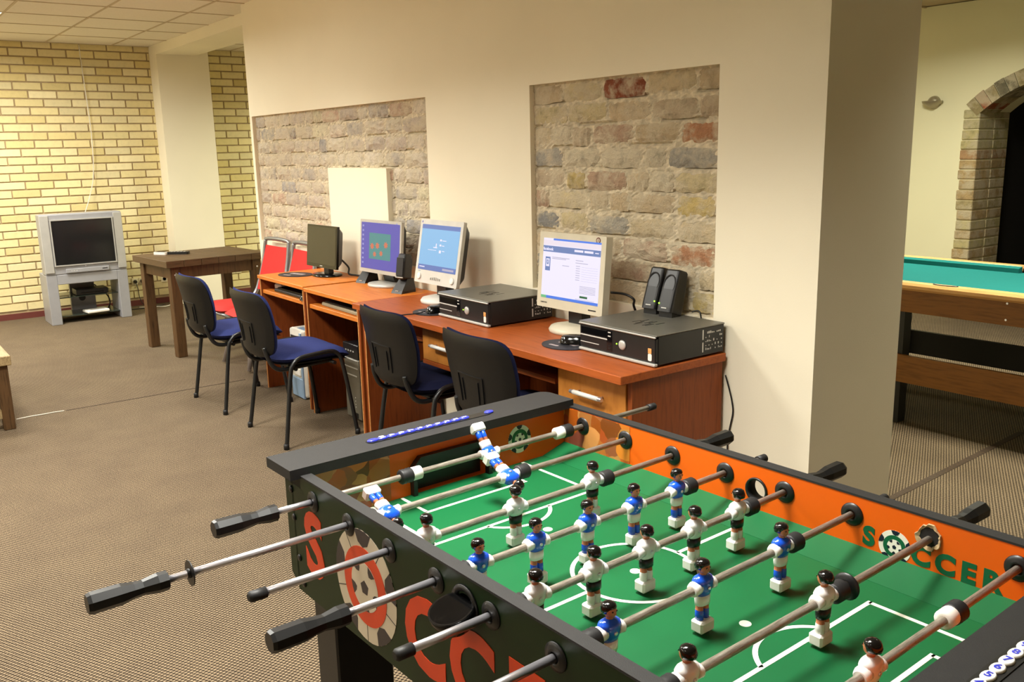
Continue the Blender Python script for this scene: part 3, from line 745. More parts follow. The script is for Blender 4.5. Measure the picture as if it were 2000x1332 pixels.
def mouse(label, loc, rz):
    t = thing('computer_mouse', label, 'mouse', loc, rz)
    def fn(x, y, z): return (x, y, z*(1.25 if y < 0 else 1) * (1-.35*max(0, y)/.055))
    MB().slab(.062, .112, .044, .6, (12, 16), 2.4, 0, 0, lambda x, y, z: (x, y, max(-.003, z)*1.35+.004)).obj('shell', 'black_gloss', t)
    MB().box(-.005, .005, .015, .035, .024, .032, 0, None, .002).obj('wheel', 'black_rubber', t)
    return t
mouse('glossy black mouse at the right end of the first keyboard shelf', (-4.915, 2.145, .652), .2)
def mat_(label, loc, rx, ry, rz=0):
    t = thing('mouse_mat', label, 'mouse mat', loc, rz)
    n = 40; o = [(rx*math.cos(2*PI*k/n), ry*math.sin(2*PI*k/n)) for k in range(n)]
    MB().prism(o, 0, .004).obj('mat', 'pad', t)
    MB().prism(rrect(rx*1.0, ry*.35, .01, 3, 0, ry*.2), .004, .0045).obj('print', 'pad_print', t)
    MB().prism(rrect(rx*.5, ry*.16, .006, 3, -rx*.2, -ry*.5), .004, .0045).obj('print', 'pad_print', t)
mat_('dark oval mouse mat beside the foot of the black monitor', (-5.36, 2.265, DZ), .125, .095, .3)
mat_('dark oval mouse mat in front of the blue-screen monitor on the cherry desk', (-3.60, 2.19, DZ), .10, .085)
mat_('dark oval mouse mat under the black mouse beside the right-hand computer', (-2.615, 2.195, DZ), .105, .085)
mouse('glossy black mouse on its mat beside the right-hand computer', (-2.60, 2.225, DZ+.0045), -.9)
mouse('small black mouse on the mat beside the black computer left of the beige monitor', (-3.575, 2.20, DZ+.0045), .3)
tag(MB().tube(spline([(-3.58, 2.145, .758), (-3.60, 2.10, .750), (-3.62, 2.05, .749), (-3.63, 2.028, .742), (-3.63, 2.025, .69), (-3.62, 2.08, .62), (-3.60, 2.2, .60)], 6), .0028, 6).obj('mouse_cable', 'black'), 'thin black mouse cable hanging over the cherry desk edge', 'cable')

# ---------------------------------------------------------------- monitors
def monitor(label, x, y, w_, h, z0, tilt, rz, hous, face, depth, bez, base, fd=.22):
    """root at the foot on the desk; housing child carries the screen, tilt back"""
    t = thing('computer_monitor', label, 'monitor', (x, y, DZ), rz)
    h0 = z0-DZ
    ho = MB()
    ho.rings([[(a, 0, b) for a, b in rrect(w_, h, .006, 3, 0, h/2)], [(a, depth*fd, b) for a, b in rrect(w_, h, .006, 3, 0, h/2)]], 0, False)
    ho.rings([[(a, depth*fd, b) for a, b in rrect(w_*.97, h*.96, .01, 3, 0, h/2)], [(a, depth*.8, b) for a, b in rrect(w_*.80, h*.78, .02, 3, 0, h/2)], [(a, depth, b) for a, b in rrect(w_*.62, h*.6, .02, 3, 0, h/2)]], 1, False)
    hb = ho.obj('housing', [face, hous], t, (0, -.04, h0), (-tilt, 0, 0))
    l, r, b, tp = bez
    sx0, sx1, sz0, sz1 = -w_/2+l, w_/2-r, b, h-tp
    def q(name, u0, u1, v0, v1, mat, lay=0):
        return MB().box(sx0+(sx1-sx0)*u0, sx0+(sx1-sx0)*u1, -.0012-.0004*lay, .002, sz0+(sz1-sz0)*v0, sz0+(sz1-sz0)*v1).obj(name, mat, hb)
    def txt(name, u, v, s, body, mat, lay=3, bold=.0, sxx=1):
        return text_obj(name, body, s, mat, hb, TR(sx0+(sx1-sx0)*u, -.0014-.0004*lay, sz0+(sz1-sz0)*v) @ RX(PI/2), bold, .0002, sxx)
    if base == 'black':
        MB().box(-.03, .03, -.005, .03, .012, h0+.06).obj('stand_neck', hous, t)
        n = 32; MB().rings([[(s*.115*math.cos(2*PI*k/n), s*.085*math.sin(2*PI*k/n), zz) for k in range(n)] for s, zz in ((1, 0), (1.02, .006), (.98, .012), (.5, .018))]).obj('base', 'black_gloss', t)
    elif base == 'silver':
        MB().rings([[(-.055, .03, .015), (.055, .03, .015), (.055, .06, .015), (-.055, .06, .015)], [(-.05, .0, h0+.04), (.05, .0, h0+.04), (.05, .035, h0+.05), (-.05, .035, h0+.05)]], 0, False).obj('stand_neck', 'black', t)
        n = 36; MB().rings([[(s*.12*math.cos(2*PI*k/n), s*.095*math.sin(2*PI*k/n), zz) for k in range(n)] for s, zz in ((1, 0), (1.02, .008), (.99, .016), (.6, .022))]).obj('base', 'silver', t)
    else:
        MB().box(-.04, .04, .0, .05, .02, h0+.07).obj('stand_neck', 'black', t)
        n = 36; MB().rings([[(s*.12*math.cos(2*PI*k/n), s*.10*math.sin(2*PI*k/n), zz) for k in range(n)] for s, zz in ((1, 0), (1.02, .012), (.94, .024), (.55, .034))]).obj('base', base, t)
    return t, hb, q, txt
# 1: black, switched off
t, hb, q, txt = monitor('black widescreen monitor switched off on the first orange table', -5.18, 2.40, .385, .262, .800, .10, .05, 'black', 'black_gloss', .075, (.012, .012, .022, .012), 'black')
q('screen', 0, 1, 0, 1, 'lcd_off')
MB().box(-.016, .016, -.001, .001, .008, .013).obj('badge', 'silver', hb)
tag(MB().tube(spline([(-5.10, 2.45, .86), (-5.06, 2.49, .80), (-5.02, 2.47, .765), (-4.97, 2.49, .758), (-4.92, 2.51, .757), (-4.87, 2.50, .749)], 6), .006, 8).obj('monitor_cable', 'black'), 'black cable curling behind the switched-off black monitor', 'cable')
# 2: silver bezel, purple desktop with a flower picture
M['scr_purple'] = emit('screen_purple', (88, 82, 176), 1); M['scr_teal'] = emit('screen_teal', (70, 138, 138), 1); M['scr_orange'] = emit('screen_orange', (206, 112, 84), 1)
M['scr_blue'] = emit('screen_login_blue', (132, 186, 230), 1); M['scr_navy'] = emit('screen_navy', (92, 118, 184), 1); M['scr_white'] = emit('screen_white', (240, 234, 255), 1.0)
M['scr_bar'] = emit('screen_taskbar', (70, 124, 230), 1); M['scr_fb'] = emit('screen_header', (104, 128, 182), 1); M['scr_grey'] = emit('screen_grey', (176, 172, 196), 1); M['scr_start'] = emit('screen_start', (112, 190, 130), 1); M['scr_ico'] = emit('screen_icon', (150, 150, 206), 1)
M['scr_pink'] = emit('screen_toolbar', (236, 224, 236), 1)
t, hb, q, txt = monitor('silver monitor showing a purple desktop with orange flowers', -4.525, 2.455, .435, .303, .818, .09, .06, 'black', 'silver', .075, (.016, .016, .022, .016), 'silver')
q('screen', 0, 1, 0, 1, 'scr_purple'); q('wallpaper', .22, .78, .22, .78, 'scr_teal', 1)
for (u, v, s_) in ((.30, .50, .06), (.44, .52, .06), (.66, .55, .06), (.37, .33, .05), (.54, .36, .05)):
    m_ = MB(); n = 14
    pts = [(s_*(1 if k % 2 else .55)*math.cos(2*PI*k/n), s_*(1.3 if k % 2 else .8)*math.sin(2*PI*k/n)) for k in range(n)]
    sw, sh = .435-.032, .30-.038
    m_.add([(-.435/2+.016+(u+a)*sw, -.0024, .022+(v+b)*sh) for a, b in pts] + [(-.435/2+.016+(u+a)*sw, .001, .022+(v+b)*sh) for a, b in pts], [tuple(range(n)), tuple(range(2*n-1, n-1, -1))] + [(k, (k+1) % n, n+(k+1) % n, n+k) for k in range(n)])
    m_.obj('flower_picture', 'scr_orange', hb)
for k in range(9): q('icon', .03, .07, .90-.10*k, .94-.10*k, 'scr_ico', 1)
MB().box(.165, .175, -.001, .001, .285, .293).obj('sticker', 'scr_ico', hb)
# 3: light grey, blue login screen, tilted back
t, hb, q, txt = monitor('light grey monitor tilted back showing a pale blue login screen', -3.815, 2.385, .385, .325, .838, .19, .02, 'black', 'lightgrey', .085, (.022, .022, .068, .026), 'lightgrey')
q('screen', 0, 1, 0, 1, 'scr_blue'); q('login_band', 0, 1, .905, 1, 'scr_navy', 1); q('login_band', 0, 1, 0, .115, 'scr_navy', 1)
for (u0, u1, v0, v1) in ((.52, .56, .66, .70), (.58, .68, .665, .68), (.52, .56, .55, .59), (.58, .64, .555, .57), (.52, .57, .40, .46), (.60, .66, .44, .455), (.36, .46, .50, .52), (.22, .44, .445, .455), (.42, .44, .52, .60)): q('login_entry', u0, u1, v0, v1, 'scr_white', 2)
q('login_text', .04, .18, .055, .075, 'scr_white', 2); q('login_text', .66, .95, .035, .08, 'scr_grey', 2)
for sx in (-.150, .150):
    MB().lathe([(.017, 0), (.017, .004), (.012, .007)], 18, 0, TR(sx, -.0005, .032) @ RX(PI/2)).obj('knob', 'white', hb)
for k in range(6): MB().box(-.045+.016*k, -.037+.016*k, -.004, 0, .022, .038-.002*abs(k-2.5), 0, None, .001).obj('button', 'silver', hb)
MB().box(-.165, -.145, -.001, .001, .058, .062).obj('badge', 'bluegrey', hb)
MB().box(-.178, -.172, -.001, .001, .306, .316).obj('sticker', 'scr_purple', hb)
# 4: beige, web page
t, hb, q, txt = monitor('beige monitor showing a white web page beside the brick recess', -2.79, 2.395, .40, .318, .838, .09, .03, 'beige', 'beige', .085, (.026, .026, .040, .026), 'beige', .42)
q('screen', 0, 1, 0, 1, 'scr_white'); q('title_bar', .18, 1, .97, 1, 'scr_bar', 1); q('toolbar', 0, 1, .885, .97, 'scr_pink', 1)
q('page_header', 0, 1, .775, .875, 'scr_fb', 1); q('input_field', .56, .71, .815, .85, 'scr_white', 2); q('input_field', .73, .88, .815, .85, 'scr_white', 2); q('link_text', .91, .97, .82, .835, 'scr_white', 2)
txt('page_title', .095, .820, .017, 'facebook', 'scr_white', 2, .03)
q('taskbar', .09, 1, 0, .045, 'scr_bar', 1); q('start_button', 0, .10, 0, .045, 'scr_start', 1)
q('phone_picture', .05, .14, .46, .69, 'scr_fb', 1); q('phone_screen', .065, .125, .53, .66, 'scr_white', 2); q('phone_tile', .078, .112, .565, .64, 'scr_fb', 3)
txt('phone_letter', .097, .602, .016, 'f', 'scr_white', 4, .02)
for (u0, u1, v) in ((.17, .48, .685), (.17, .42, .665), (.36, .48, .565), (.59, .72, .675), (.59, .80, .635)): q('page_text', u0, u1, v, v+.010, 'scr_grey', 1)
for k in range(7): q('form_label', .60, .67, .585-.037*k, .594-.037*k, 'scr_grey', 1); q('form_line', .70, .97, .580-.037*k, .5825-.037*k, 'scr_grey', 1)
for k in range(6): q('small_print', .68, .95, .27-.022*k, .277-.022*k, 'scr_grey', 1)
q('sign_up_button', .69, .82, .085, .118, 'soc_gletter', 1)
for k in range(2): q('small_print', .62, .94, .055-.012*k+.005, .059-.012*k+.005, 'scr_grey', 1)
m_ = MB().lathe([(.0125, 0), (.0125, .001)], 20, 0, TR(.155, -.0002, .300) @ RX(PI/2)); m_.obj('sticker', 'skirt', hb)
MB().lathe([(.008, 0), (.008, .0012)], 20, 0, TR(.155, -.0006, .300) @ RX(PI/2)).obj('sticker_centre', 'beige', hb)
MB().box(.1535, .1565, -.0022, 0, .294, .306).obj('sticker_mark', 'skirt', hb)
text_obj('maker_name', 'SAMSUNG', .009, 'soc_black', hb, TR(-.155, -.0004, .020) @ RX(PI/2), .02, .0002)
MB().box(.12, .165, -.0008, .001, .016, .021).obj('model_marking', 'soc_black', hb)
tag(MB().tube(spline([(-2.60, 2.42, .93), (-2.57, 2.47, .92), (-2.54, 2.49, .90), (-2.55, 2.50, .87), (-2.54, 2.53, .80)], 6), .005, 8).obj('monitor_cable', 'black'), 'black cable behind the beige monitor', 'cable')

# ---------------------------------------------------------------- black desktop computers
def desktop_pc(label, x0, y0, rz=0):
    t = thing('desktop_computer', label, 'computer', (x0, y0, DZ), rz)
    W_, D, H = .40, .355, .115
    MB().box(0, W_, .012, D, .006, H-.004, 0, None, .003).obj('case', 'pc_black', t)
    MB().box(-.002, W_+.002, -.002, D+.002, H-.006, H, 0, None, .004).obj('lid', 'pc_top', t)
    MB().box(.0, W_, -.006, .004, H-.012, H-.005, 0, None, .003).obj('lid_lip', 'silver', t)
    fr = MB().box(.002, W_-.002, 0, .014, .016, H-.012, 0, None, .003).obj('front_panel', 'black', t)
    MB().box(.0, W_, -.006, .012, .003, .014, 0, None, .003).obj('front_rail', 'silver', t)
    MB().box(.008, .155, -.002, .002, .062, .066).obj('drive_slot', 'lightgrey', fr); MB().box(.008, .11, -.0015, .002, .036, .0385).obj('drive_slot', 'lightgrey', fr)
    MB().box(.012, .15, -.0008, .001, .070, .094).obj('optical_drive', 'black_gloss', fr)
    MB().box(.152, .180, -.0012, .001, .022, .098).obj('port_strip', 'black_gloss', fr)
    for zz in (.090, .076, .040, .030): MB().box(.160, .174, -.0022, 0, zz, zz+.004).obj('port', 'lightgrey' if zz > .06 else 'black', fr)
    MB().lathe([(.017, 0), (.018, .004), (.014, .007), (.004, .008)], 24, 0, TR(.235, .001, .056) @ RX(PI/2)).obj('power_button', 'silver', fr)
    MB().lathe([(.0028, 0), (.0028, .003)], 8, 0, TR(.205, .001, .056) @ RX(PI/2)).obj('power_light', 'led', fr)
    MB().prism(rrect(.018, .026, .005, 3, .372, .034), -.0022, .001, 0, RX(PI/2)).obj('sticker', 'white', fr)
    MB().box(.364, .380, -.0018, .001, .048, .066).obj('sticker', 'edge_wood', fr)
    m_ = MB(); rnd = random.Random(3)
    for a in range(11):
        for b in range(5):
            if rnd.random() < .62:
                y = D-.012-.0085*a; zz = .026+.015*b; m_.box(W_-.001, W_+.0006, y-.006*rnd.uniform(.4, 1), y, zz, zz+.009*rnd.uniform(.3, 1))
    for zz in (.02, .066): m_.box(W_-.001, W_+.0006, D-.118, D-.112, zz, zz+.036)
    m_.obj('printed_label', 'lightgrey', t)
    m_ = MB()
    for a in range(9): m_.box(.16+a*.012, .166+a*.012, .12+.03*math.sin(a*1.7), .15+.03*math.sin(a*1.7)+.012, H-.001, H+.0006)
    m_.obj('lid_marking', 'black', t)
    for fx in (.03, W_-.03):
        for fy in (.05, D-.03): MB().lathe([(.012, 0), (.012, .007)], 12, 0, TR(fx, fy, 0)).obj('foot', 'black_rubber', t)
    return t
desktop_pc('black desktop computer lying flat left of the beige monitor', -3.497, 2.170)
desktop_pc('black desktop computer with two speakers standing on it at the right end of the desks', -2.520, 2.185)
# small speakers
def pc_speaker(label, loc, rz, group):
    t = thing('speaker', label, 'speaker', loc, rz, group)
    T = RX(-.31)
    MB().rings([[(a*s_, b*s_2, zz) for a, b in rrect(.070, .080, .012, 3)] for s_, s_2, zz in ((.98, 1, .012), (1, 1, .03), (.98, .92, .10), (.92, .74, .172), (.84, .6, .178))], 0, False, True, True, T).obj('cabinet', 'black', t)
    MB().rings([[(.025*math.cos(2*PI*k/24)*s_, -.036+yy+.006, .118+.036*math.sin(2*PI*k/24)*s_) for k in range(24)] for s_, yy in ((1.12, .006), (1.08, -.007), (.98, -.007), (.85, .004), (.5, .012), (.1, .014))], 0, True, True, True, T).obj('cone', 'black_rubber', t)
    MB().box(-.30*.04, .30*.04, -.0415, -.037, .024, .028, 0, T).obj('badge', 'silver', t)
    MB().box(-.03, .03, -.02, .035, 0, .02).obj('foot', 'black', t)
    MB().lathe([(.003, 0), (.003, .003)], 8, 0, T @ TR(-.026 if 'right of' in label else .026, -.039, .042) @ RX(PI/2)).obj('power_light', 'led', t)
    return t
pc_speaker('black oval-coned speaker on the right computer, left of the pair', (-2.432, 2.488, DZ+.1155), .12, 'speakers on the black computer')
pc_speaker('black oval-coned speaker on the right computer, right of the pair', (-2.340, 2.478, DZ+.1155), .12, 'speakers on the black computer')
def desk_speaker(label, loc, rz, group):
    t = thing('desk_speaker', label, 'speaker', loc, rz, group)
    MB().rings([[(-.04, -.06, 0), (.04, -.06, 0), (.04, .05, 0), (-.04, .05, 0)], [(-.04, -.052, .014), (.04, -.052, .014), (.04, .05, .014), (-.04, .05, .014)], [(-.03, .0, .075), (.03, .0, .075), (.032, .045, .075), (-.032, .045, .075)]], 0, False).obj('foot', 'black', t)
    T = TR(0, .0, .07) @ RX(-.16)
    MB().rings([[(a*s_, b*s2, zz) for a, b in rrect(.062, .07, .012, 3)] for s_, s2, zz in ((.8, .7, 0), (1, 1, .012), (1, 1, .10), (.9, .8, .135), (.75, .6, .14))], 0, False, True, True, T).obj('cabinet', 'black', t)
    MB().box(-.026, .026, -.037, -.034, .02, .118, 0, T, .004).obj('grille', 'black_rubber', t)
    MB().box(-.028, .028, -.037, -.033, .008, .013, 0, T).obj('trim_bar', 'silver', t)
    MB().box(-.035, -.033, -.05, -.0, .012, .014, 0, RX(.0)).obj('side_trim', 'silver', t)
    MB().box(-.012, .012, -.0555, -.052, .012, .016).obj('badge', 'silver', t)
    return t
desk_speaker('slim black speaker left of the purple-screen monitor', (-4.745, 2.455, DZ), .25, 'slim speakers on the second table')
desk_speaker('slim black speaker in front of the right side of the purple-screen monitor', (-4.238, 2.41, DZ), .25, 'slim speakers on the second table')
tag(MB().tube(spline([(-4.73, 2.51, .75), (-4.66, 2.52, .749), (-4.60, 2.525, .749), (-4.55, 2.53, .749)], 6), .004, 6).obj('speaker_cable', 'black'), 'thin dark cable behind the left slim speaker', 'cable')
tag(MB().tube(spline([(-2.27, 2.53, .88), (-2.255, 2.545, .885), (-2.24, 2.545, .875), (-2.24, 2.552, .83)], 6), .003, 6).obj('speaker_cable', 'black'), 'short black cable behind the right-hand speaker on the computer', 'cable')
# towers
t = thing('tower_computer', 'white and pale blue computer tower under the first table', 'computer', (-5.165, 2.15, .0))
MB().box(-.095, .095, .02, .36, .012, .435, 0, None, .004).obj('case', 'cream_box', t)
f_ = MB().rings([[(a, 0+.004, b) for a, b in rrect(.175, .43, .02, 4, 0, .222)], [(a, .022, b) for a, b in rrect(.19, .435, .02, 4, 0, .222)]], 0, False).obj('front_panel', 'cream_box', t)
MB().box(-.066, .055, -.002, .006, .345, .395).obj('drive_bay', 'black', f_); MB().box(-.066, .055, -.002, .006, .275, .330).obj('drive_bay', 'black', f_)
MB().box(-.086, .086, -.006, .008, .006, .13, 0, None, .004).obj('lower_cover', 'bluegrey', f_)
MB().box(.064, .087, -.004, .008, .006, .42).obj('side_trim', 'bluegrey', f_); MB().box(-.06, .05, -.008, .0, .15, .19).obj('vent', 'white', f_)
MB().box(-.03, .092, .03, .07, .434, .438).obj('top_trim', 'bluegrey', t)
t = thing('tower_computer', 'silver grey computer tower with black top under the second table', 'computer', (-4.49, 2.19, 0))
MB().box(-.09, .09, .02, .33, .012, .445, 0, None, .003).obj('case', 'black', t)
f_ = MB().box(-.09, .088, .0, .022, .015, .365, 0, None, .004).obj('front_panel', 'tower_grey', t)
MB().box(-.09, .09, -.002, .022, .365, .45, 0, None, .004).obj('top_panel', 'black', t)
for zz in (.357, .31, .265): MB().box(-.06 if zz < .3 else -.085, .062 if zz < .3 else .078, -.003, .002, zz, zz+.006).obj('drive_trim', 'lightgrey', f_)
for zz in (.14, .12, .10, .085): MB().lathe([(.003, 0), (.003, .003)], 8, 0, TR(.03, .001, zz) @ RX(PI/2)).obj('indicator', 'white', f_)
MB().box(.0, .055, -.001, .002, .02, .05).obj('sticker', 'black', f_)
for k in range(4): MB().box(-.06+.03*k, -.045+.03*k, -.003, 0, .405, .413).obj('button', 'silver', t)
# power leads at the desks
tag(MB().tube(spline([(-2.115, 2.548, .66), (-2.10, 2.553, .61), (-2.085, 2.554, .56), (-2.080, 2.554, .52), (-2.092, 2.554, .46), (-2.10, 2.553, .40), (-2.09, 2.545, .30)], 6), .003, 6).obj('power_cord', 'black'), 'black power cord hanging on the wall right of the last desk', 'cable')
s_ = thing('wall_socket', 'cream wall socket with black plugs low on the wall beneath the cherry desks', 'socket', (-3.40, 2.559, .30), 0, 'wall sockets')
MB().box(-.12, .12, -.012, 0, -.04, .04, 0, None, .004).obj('plate', 'socket', s_)
for xx in (-.07, .03): MB().lathe([(.019, 0), (.018, .018), (.009, .04)], 14, 0, TR(xx, -.012, 0) @ RX(PI/2)).obj('plug', 'black', s_)
for k, xx in enumerate((-3.47, -3.37)):
    tag(MB().tube(spline([(xx, 2.50, .30), (xx-.01, 2.46, .27), (xx+.01, 2.47, .16), (xx+.0, 2.48, .05), (xx+.05, 2.48, .008)], 6), .0045, 6).obj('power_cord', 'black'), ('black power cord from the left plug beneath the cherry desks', 'black power cord from the right plug beneath the cherry desks')[k], 'cable')

# ================================================================== TABLE FOOTBALL
W = .7256; LN = 1.20; A0, S0, ZR = .0715, .1491, .808; ZT, ZF = .85, .728
tf = thing('football_table', 'large table football game with green pitch and orange walls in the foreground', 'football table', (-1.6886, .705, 0), .0319)
def side_panel(name, y0, y1, hole, mats, outl=None):
    """long side board with a round hole; built around the hole"""
    x0, x1, z0, z1 = -.06, LN+.06, .577, ZT-.004
    m_ = MB(); hx, hz, hr = hole; s_ = hr*1.6
    for a, b, c, d in ((x0+.045, hx-s_, z0, z1), (hx+s_, x1-.045, z0, z1), (hx-s_, hx+s_, hz+s_ if hz+s_ < z1 else z1, z1), (hx-s_, hx+s_, z0, hz-s_)):
        if d > c+1e-5: m_.box(a, b, y0, y1, c, d)
    for a, b in ((x0, x0+.045), (x1-.045, x1)):
        q = [(x0, z1), (x0+.045, z1), (x0+.045, z0), (x0, z0+.03)] if a == x0 else [(x1, z1), (x1-.045, z1), (x1-.045, z0), (x1, z0+.03)]
        m_.add([(x, y, z) for y in (y0, y1) for x, z in q], [(0, 1, 2, 3), (7, 6, 5, 4), (0, 4, 5, 1), (1, 5, 6, 2), (2, 6, 7, 3), (3, 7, 4, 0)])
    n = 32; top = min(hz+s_, z1); ci = []; sq = []
    for k in range(n):
        a = 2*PI*k/n; c, s = math.cos(a), math.sin(a); ci.append((hx+hr*c, hz+hr*s)); mx = max(abs(c), abs(s))
        sq.append((hx+s_*c/mx, min(hz+s_*s/mx, top)))
    vs = [(x, y, z) for y in (y0, y1) for x, z in ci] + [(x, y, z) for y in (y0, y1) for x, z in sq]
    fs = []
    for k in range(n):
        j = (k+1) % n; fs += [(k, j, 2*n+j, 2*n+k), (n+k, 3*n+k, 3*n+j, n+j), (k, n+k, n+j, j)]
    m_.add(vs, fs)
    return m_.obj(name, mats, tf)
near = side_panel('side_panel', -.022, -.003, (.600, .792, .024), 'soc_dark')
MB().box(-.02, .57, -.003, 0, ZF-.02, ZT-.004).box(.63, LN+.02, -.003, 0, ZF-.02, ZT-.004).obj('inner_board', 'soc_orange', near)
far = side_panel('side_panel', W, W+.022, (.600, .792, .026), 'soc_orange')
MB().box(-.06, LN+.06, W+.022, W+.024, .577, .76).obj('outer_sheet', 'soc_dark', far)
MB().box(-.06, LN+.06, -.024, .001, ZT-.004, ZT).obj('rail_cap', 'soc_black', near)
MB().box(-.06, LN+.06, W-.001, W+.026, ZT-.004, ZT).obj('rail_cap', 'soc_black', far)
MB().box(0, .235, W-.0012, W, ZF, ZT-.006).obj('printed_collage', 'collage', far)
# end boards (left one carries the visible goal)
GY0, GY1, GZ = .262, .466, .808
e1 = MB().box(-.022, 0, 0, W, .577, ZF).box(-.022, 0, 0, GY0, ZF, ZT-.006).box(-.022, 0, GY1, W, ZF, ZT-.006).box(-.022, 0, GY0, GY1, GZ, ZT-.006).obj('end_board', 'soc_orange', tf)
MB().box(-.03, -.022, -.022, W+.022, .577, ZT-.006).obj('outer_sheet', 'soc_dark', e1)
MB().box(0, .0012, 0, .20, ZF, ZT-.008).obj('printed_collage', 'collage', e1)
e2 = MB().box(LN, LN+.022, 0, GY0, .577, ZT-.006).box(LN, LN+.022, GY1, W, .577, ZT-.006).box(LN, LN+.022, GY0, GY1, .577, ZF).box(LN, LN+.022, GY0, GY1, GZ, ZT-.006).obj('end_board', 'soc_orange', tf)
MB().box(LN+.022, LN+.03, -.022, W+.022, .577, ZT-.006).obj('outer_sheet', 'soc_dark', e2)
for (xa, s_, e_) in ((0, 1, e1), (LN, -1, e2)):
    g = MB(); th = .010
    pr = [(GY0-th, ZF), (GY0-th, GZ-.012), (GY0+.012, GZ+th), (GY1-.012, GZ+th), (GY1+th, GZ-.012), (GY1+th, ZF)]
    pi = [(GY0, ZF), (GY0, GZ-.02), (GY0+.018, GZ-.004), (GY1-.018, GZ-.004), (GY1, GZ-.02), (GY1, ZF)]
    n = 6; o_ = s_*.016
    vs = [(xa, y, z) for y, z in pr] + [(xa, y, z) for y, z in pi] + [(xa+o_, y, z) for y, z in pr] + [(xa+o_, y, z) for y, z in pi]
    fs = []
    for k in range(n-1): fs += [(2*n+k, 2*n+k+1, 3*n+k+1, 3*n+k), (k, k+1, 2*n+k+1, 2*n+k), (n+k, 3*n+k, 3*n+k+1, n+k+1)]
    fs += [(0, 2*n, 3*n, n), (n-1, 2*n-1, 4*n-1, 3*n-1)]
    g.add(vs, fs); g.obj('goal_frame', 'black', e_)
    MB().box(min(xa-s_*.0205, xa-s_*.0215), max(xa-s_*.0205, xa-s_*.0215), GY0-.002, GY1+.002, ZF-.01, GZ+.004).obj('goal_dark_plate', 'black', e_)  # black plate added to paint in the goal mouth's dark inside
    MB().box(min(xa-s_*.02, xa-s_*.10), max(xa-s_*.02, xa-s_*.10), GY0-.01, GY1+.01, ZF-.06, ZF-.05).box(xa-s_*.10-.004, xa-s_*.10+.004, GY0-.01, GY1+.01, ZF-.06, ZT-.02).obj('goal_box', 'black', e_)
fd = MB().box(0, LN, 0, W, ZF-.014, ZF).obj('pitch', 'soc_green', tf)
# pitch markings
CYF = .363; lw = .0042; m_ = MB(); hz = ZF+.0006
def hl(x0, x1, y): m_.box(x0, x1, y-lw, y+lw, ZF-.001, hz)
def vl(x, y0, y1): m_.box(x-lw, x+lw, y0, y1, ZF-.001, hz)
def ring(cx, cy, r, a0, a1, n=40):
    vs = []; fs = []
    for k in range(n+1):
        a = a0+(a1-a0)*k/n
        for rr in (r-lw, r+lw): vs.append((cx+rr*math.cos(a), cy+rr*math.sin(a), hz))
    for k in range(n): fs.append((2*k, 2*k+1, 2*k+3, 2*k+2))
    m_.add(vs, fs)
for sgn, xe in ((1, 0), (-1, LN)):
    X = lambda d: xe+sgn*d
    for dep, hw in ((.110, .138), (.258, .216)):
        vl(X(dep), CYF-hw-lw, CYF+hw+lw); hl(min(X(.004), X(dep)), max(X(.004), X(dep)), CYF-hw); hl(min(X(.004), X(dep)), max(X(.004), X(dep)), CYF+hw)
    r = .097; hb_ = math.acos(.046/r)
    ring(X(.212), CYF, r, (0 if sgn > 0 else PI)-hb_, (0 if sgn > 0 else PI)+hb_, 24)
vl(LN/2, .076, CYF-.117); vl(LN/2, CYF+.117, W-.076); ring(LN/2, CYF, .117, 0, 2*PI, 56)
m_.obj('pitch_line', 'soc_line', fd)
for ya, yb in ((0, .075), (W, W-.075)):      # raised strips along the side walls
    MB().add([(x, y, z) for x in (0, LN) for y, z in ((ya, ZF-.005), (yb, ZF), (yb, ZF+.0004), (ya, .750))], [(0, 1, 2, 3), (7, 6, 5, 4), (0, 4, 5, 1), (1, 5, 6, 2), (2, 6, 7, 3), (3, 7, 4, 0)]).obj('side_ramp', 'soc_green', fd)
for x in (.352, LN/2, LN-.352): MB().lathe([(.010, ZF-.001), (.010, hz+.0002)], 20, 0, TR(x, CYF, 0)).obj('pitch_spot', 'soc_line', fd)
# end caps
def capo(x0, x1, y0, y1, r): return rrect(x1-x0, y1-y0, r, 5, (x0+x1)/2, (y0+y1)/2)
c1 = MB().prism([(-.094, -.046), (.022, -.046), (.022, W+.012), (-.055, W+.012)] + [(-.064-.030*math.sin(PI/2*k/6), W-.018+.030*math.cos(PI/2*k/6)) for k in range(7)], .844, .866).obj('end_cap', 'soc_black', tf)
MB().box(-.06, .015, -.022, -.002, .82, .844).box(-.055, .010, W+.002, W+.02, .82, .844).obj('cap_bracket', 'black', c1)
c2 = MB().prism(capo(LN+.002, LN+.118, -.046, W+.018, .006), .844, .866).obj('end_cap', 'soc_black', tf)
# score counters
def counter(cap, xc, face, num, flip):
    MB().prism(rrect(.026, .345, .012, 5, xc, .335), .866, .8675).obj('score_slot', 'black', cap)
    y0, y1 = .178, .430
    n = 10
    o = MB()
    for k in range(n+1):
        y = y0+(y1-y0)*k/n
        o.rings([[(xc+.0085*s_*math.cos(2*PI*i/14), y+.0135*s_*math.sin(2*PI*i/14), zz) for i in range(14)] for s_, zz in ((1, .8665), (1.02, .869), (.85, .871))], 0, True)
    b = o.obj('score_bead', face, cap)
    for k in range(n):
        y = y0+(y1-y0)*(k+1)/n if not flip else y0+(y1-y0)*k/n
        val = str(n-k) if not flip else str(k+1)
        text_obj('numeral', val, .017, num, b, TR(xc, y, .8713) @ RZ(PI if not flip else 0), .03, .0002)
    MB().rings([[(xc+.0085*s_*math.cos(2*PI*i/14), .504+.013*s_*math.sin(2*PI*i/14), zz) for i in range(14)] for s_, zz in ((1, .8665), (1.02, .869), (.85, .871), (.4, .870))], 0, True).obj('score_end_bead', face, cap)
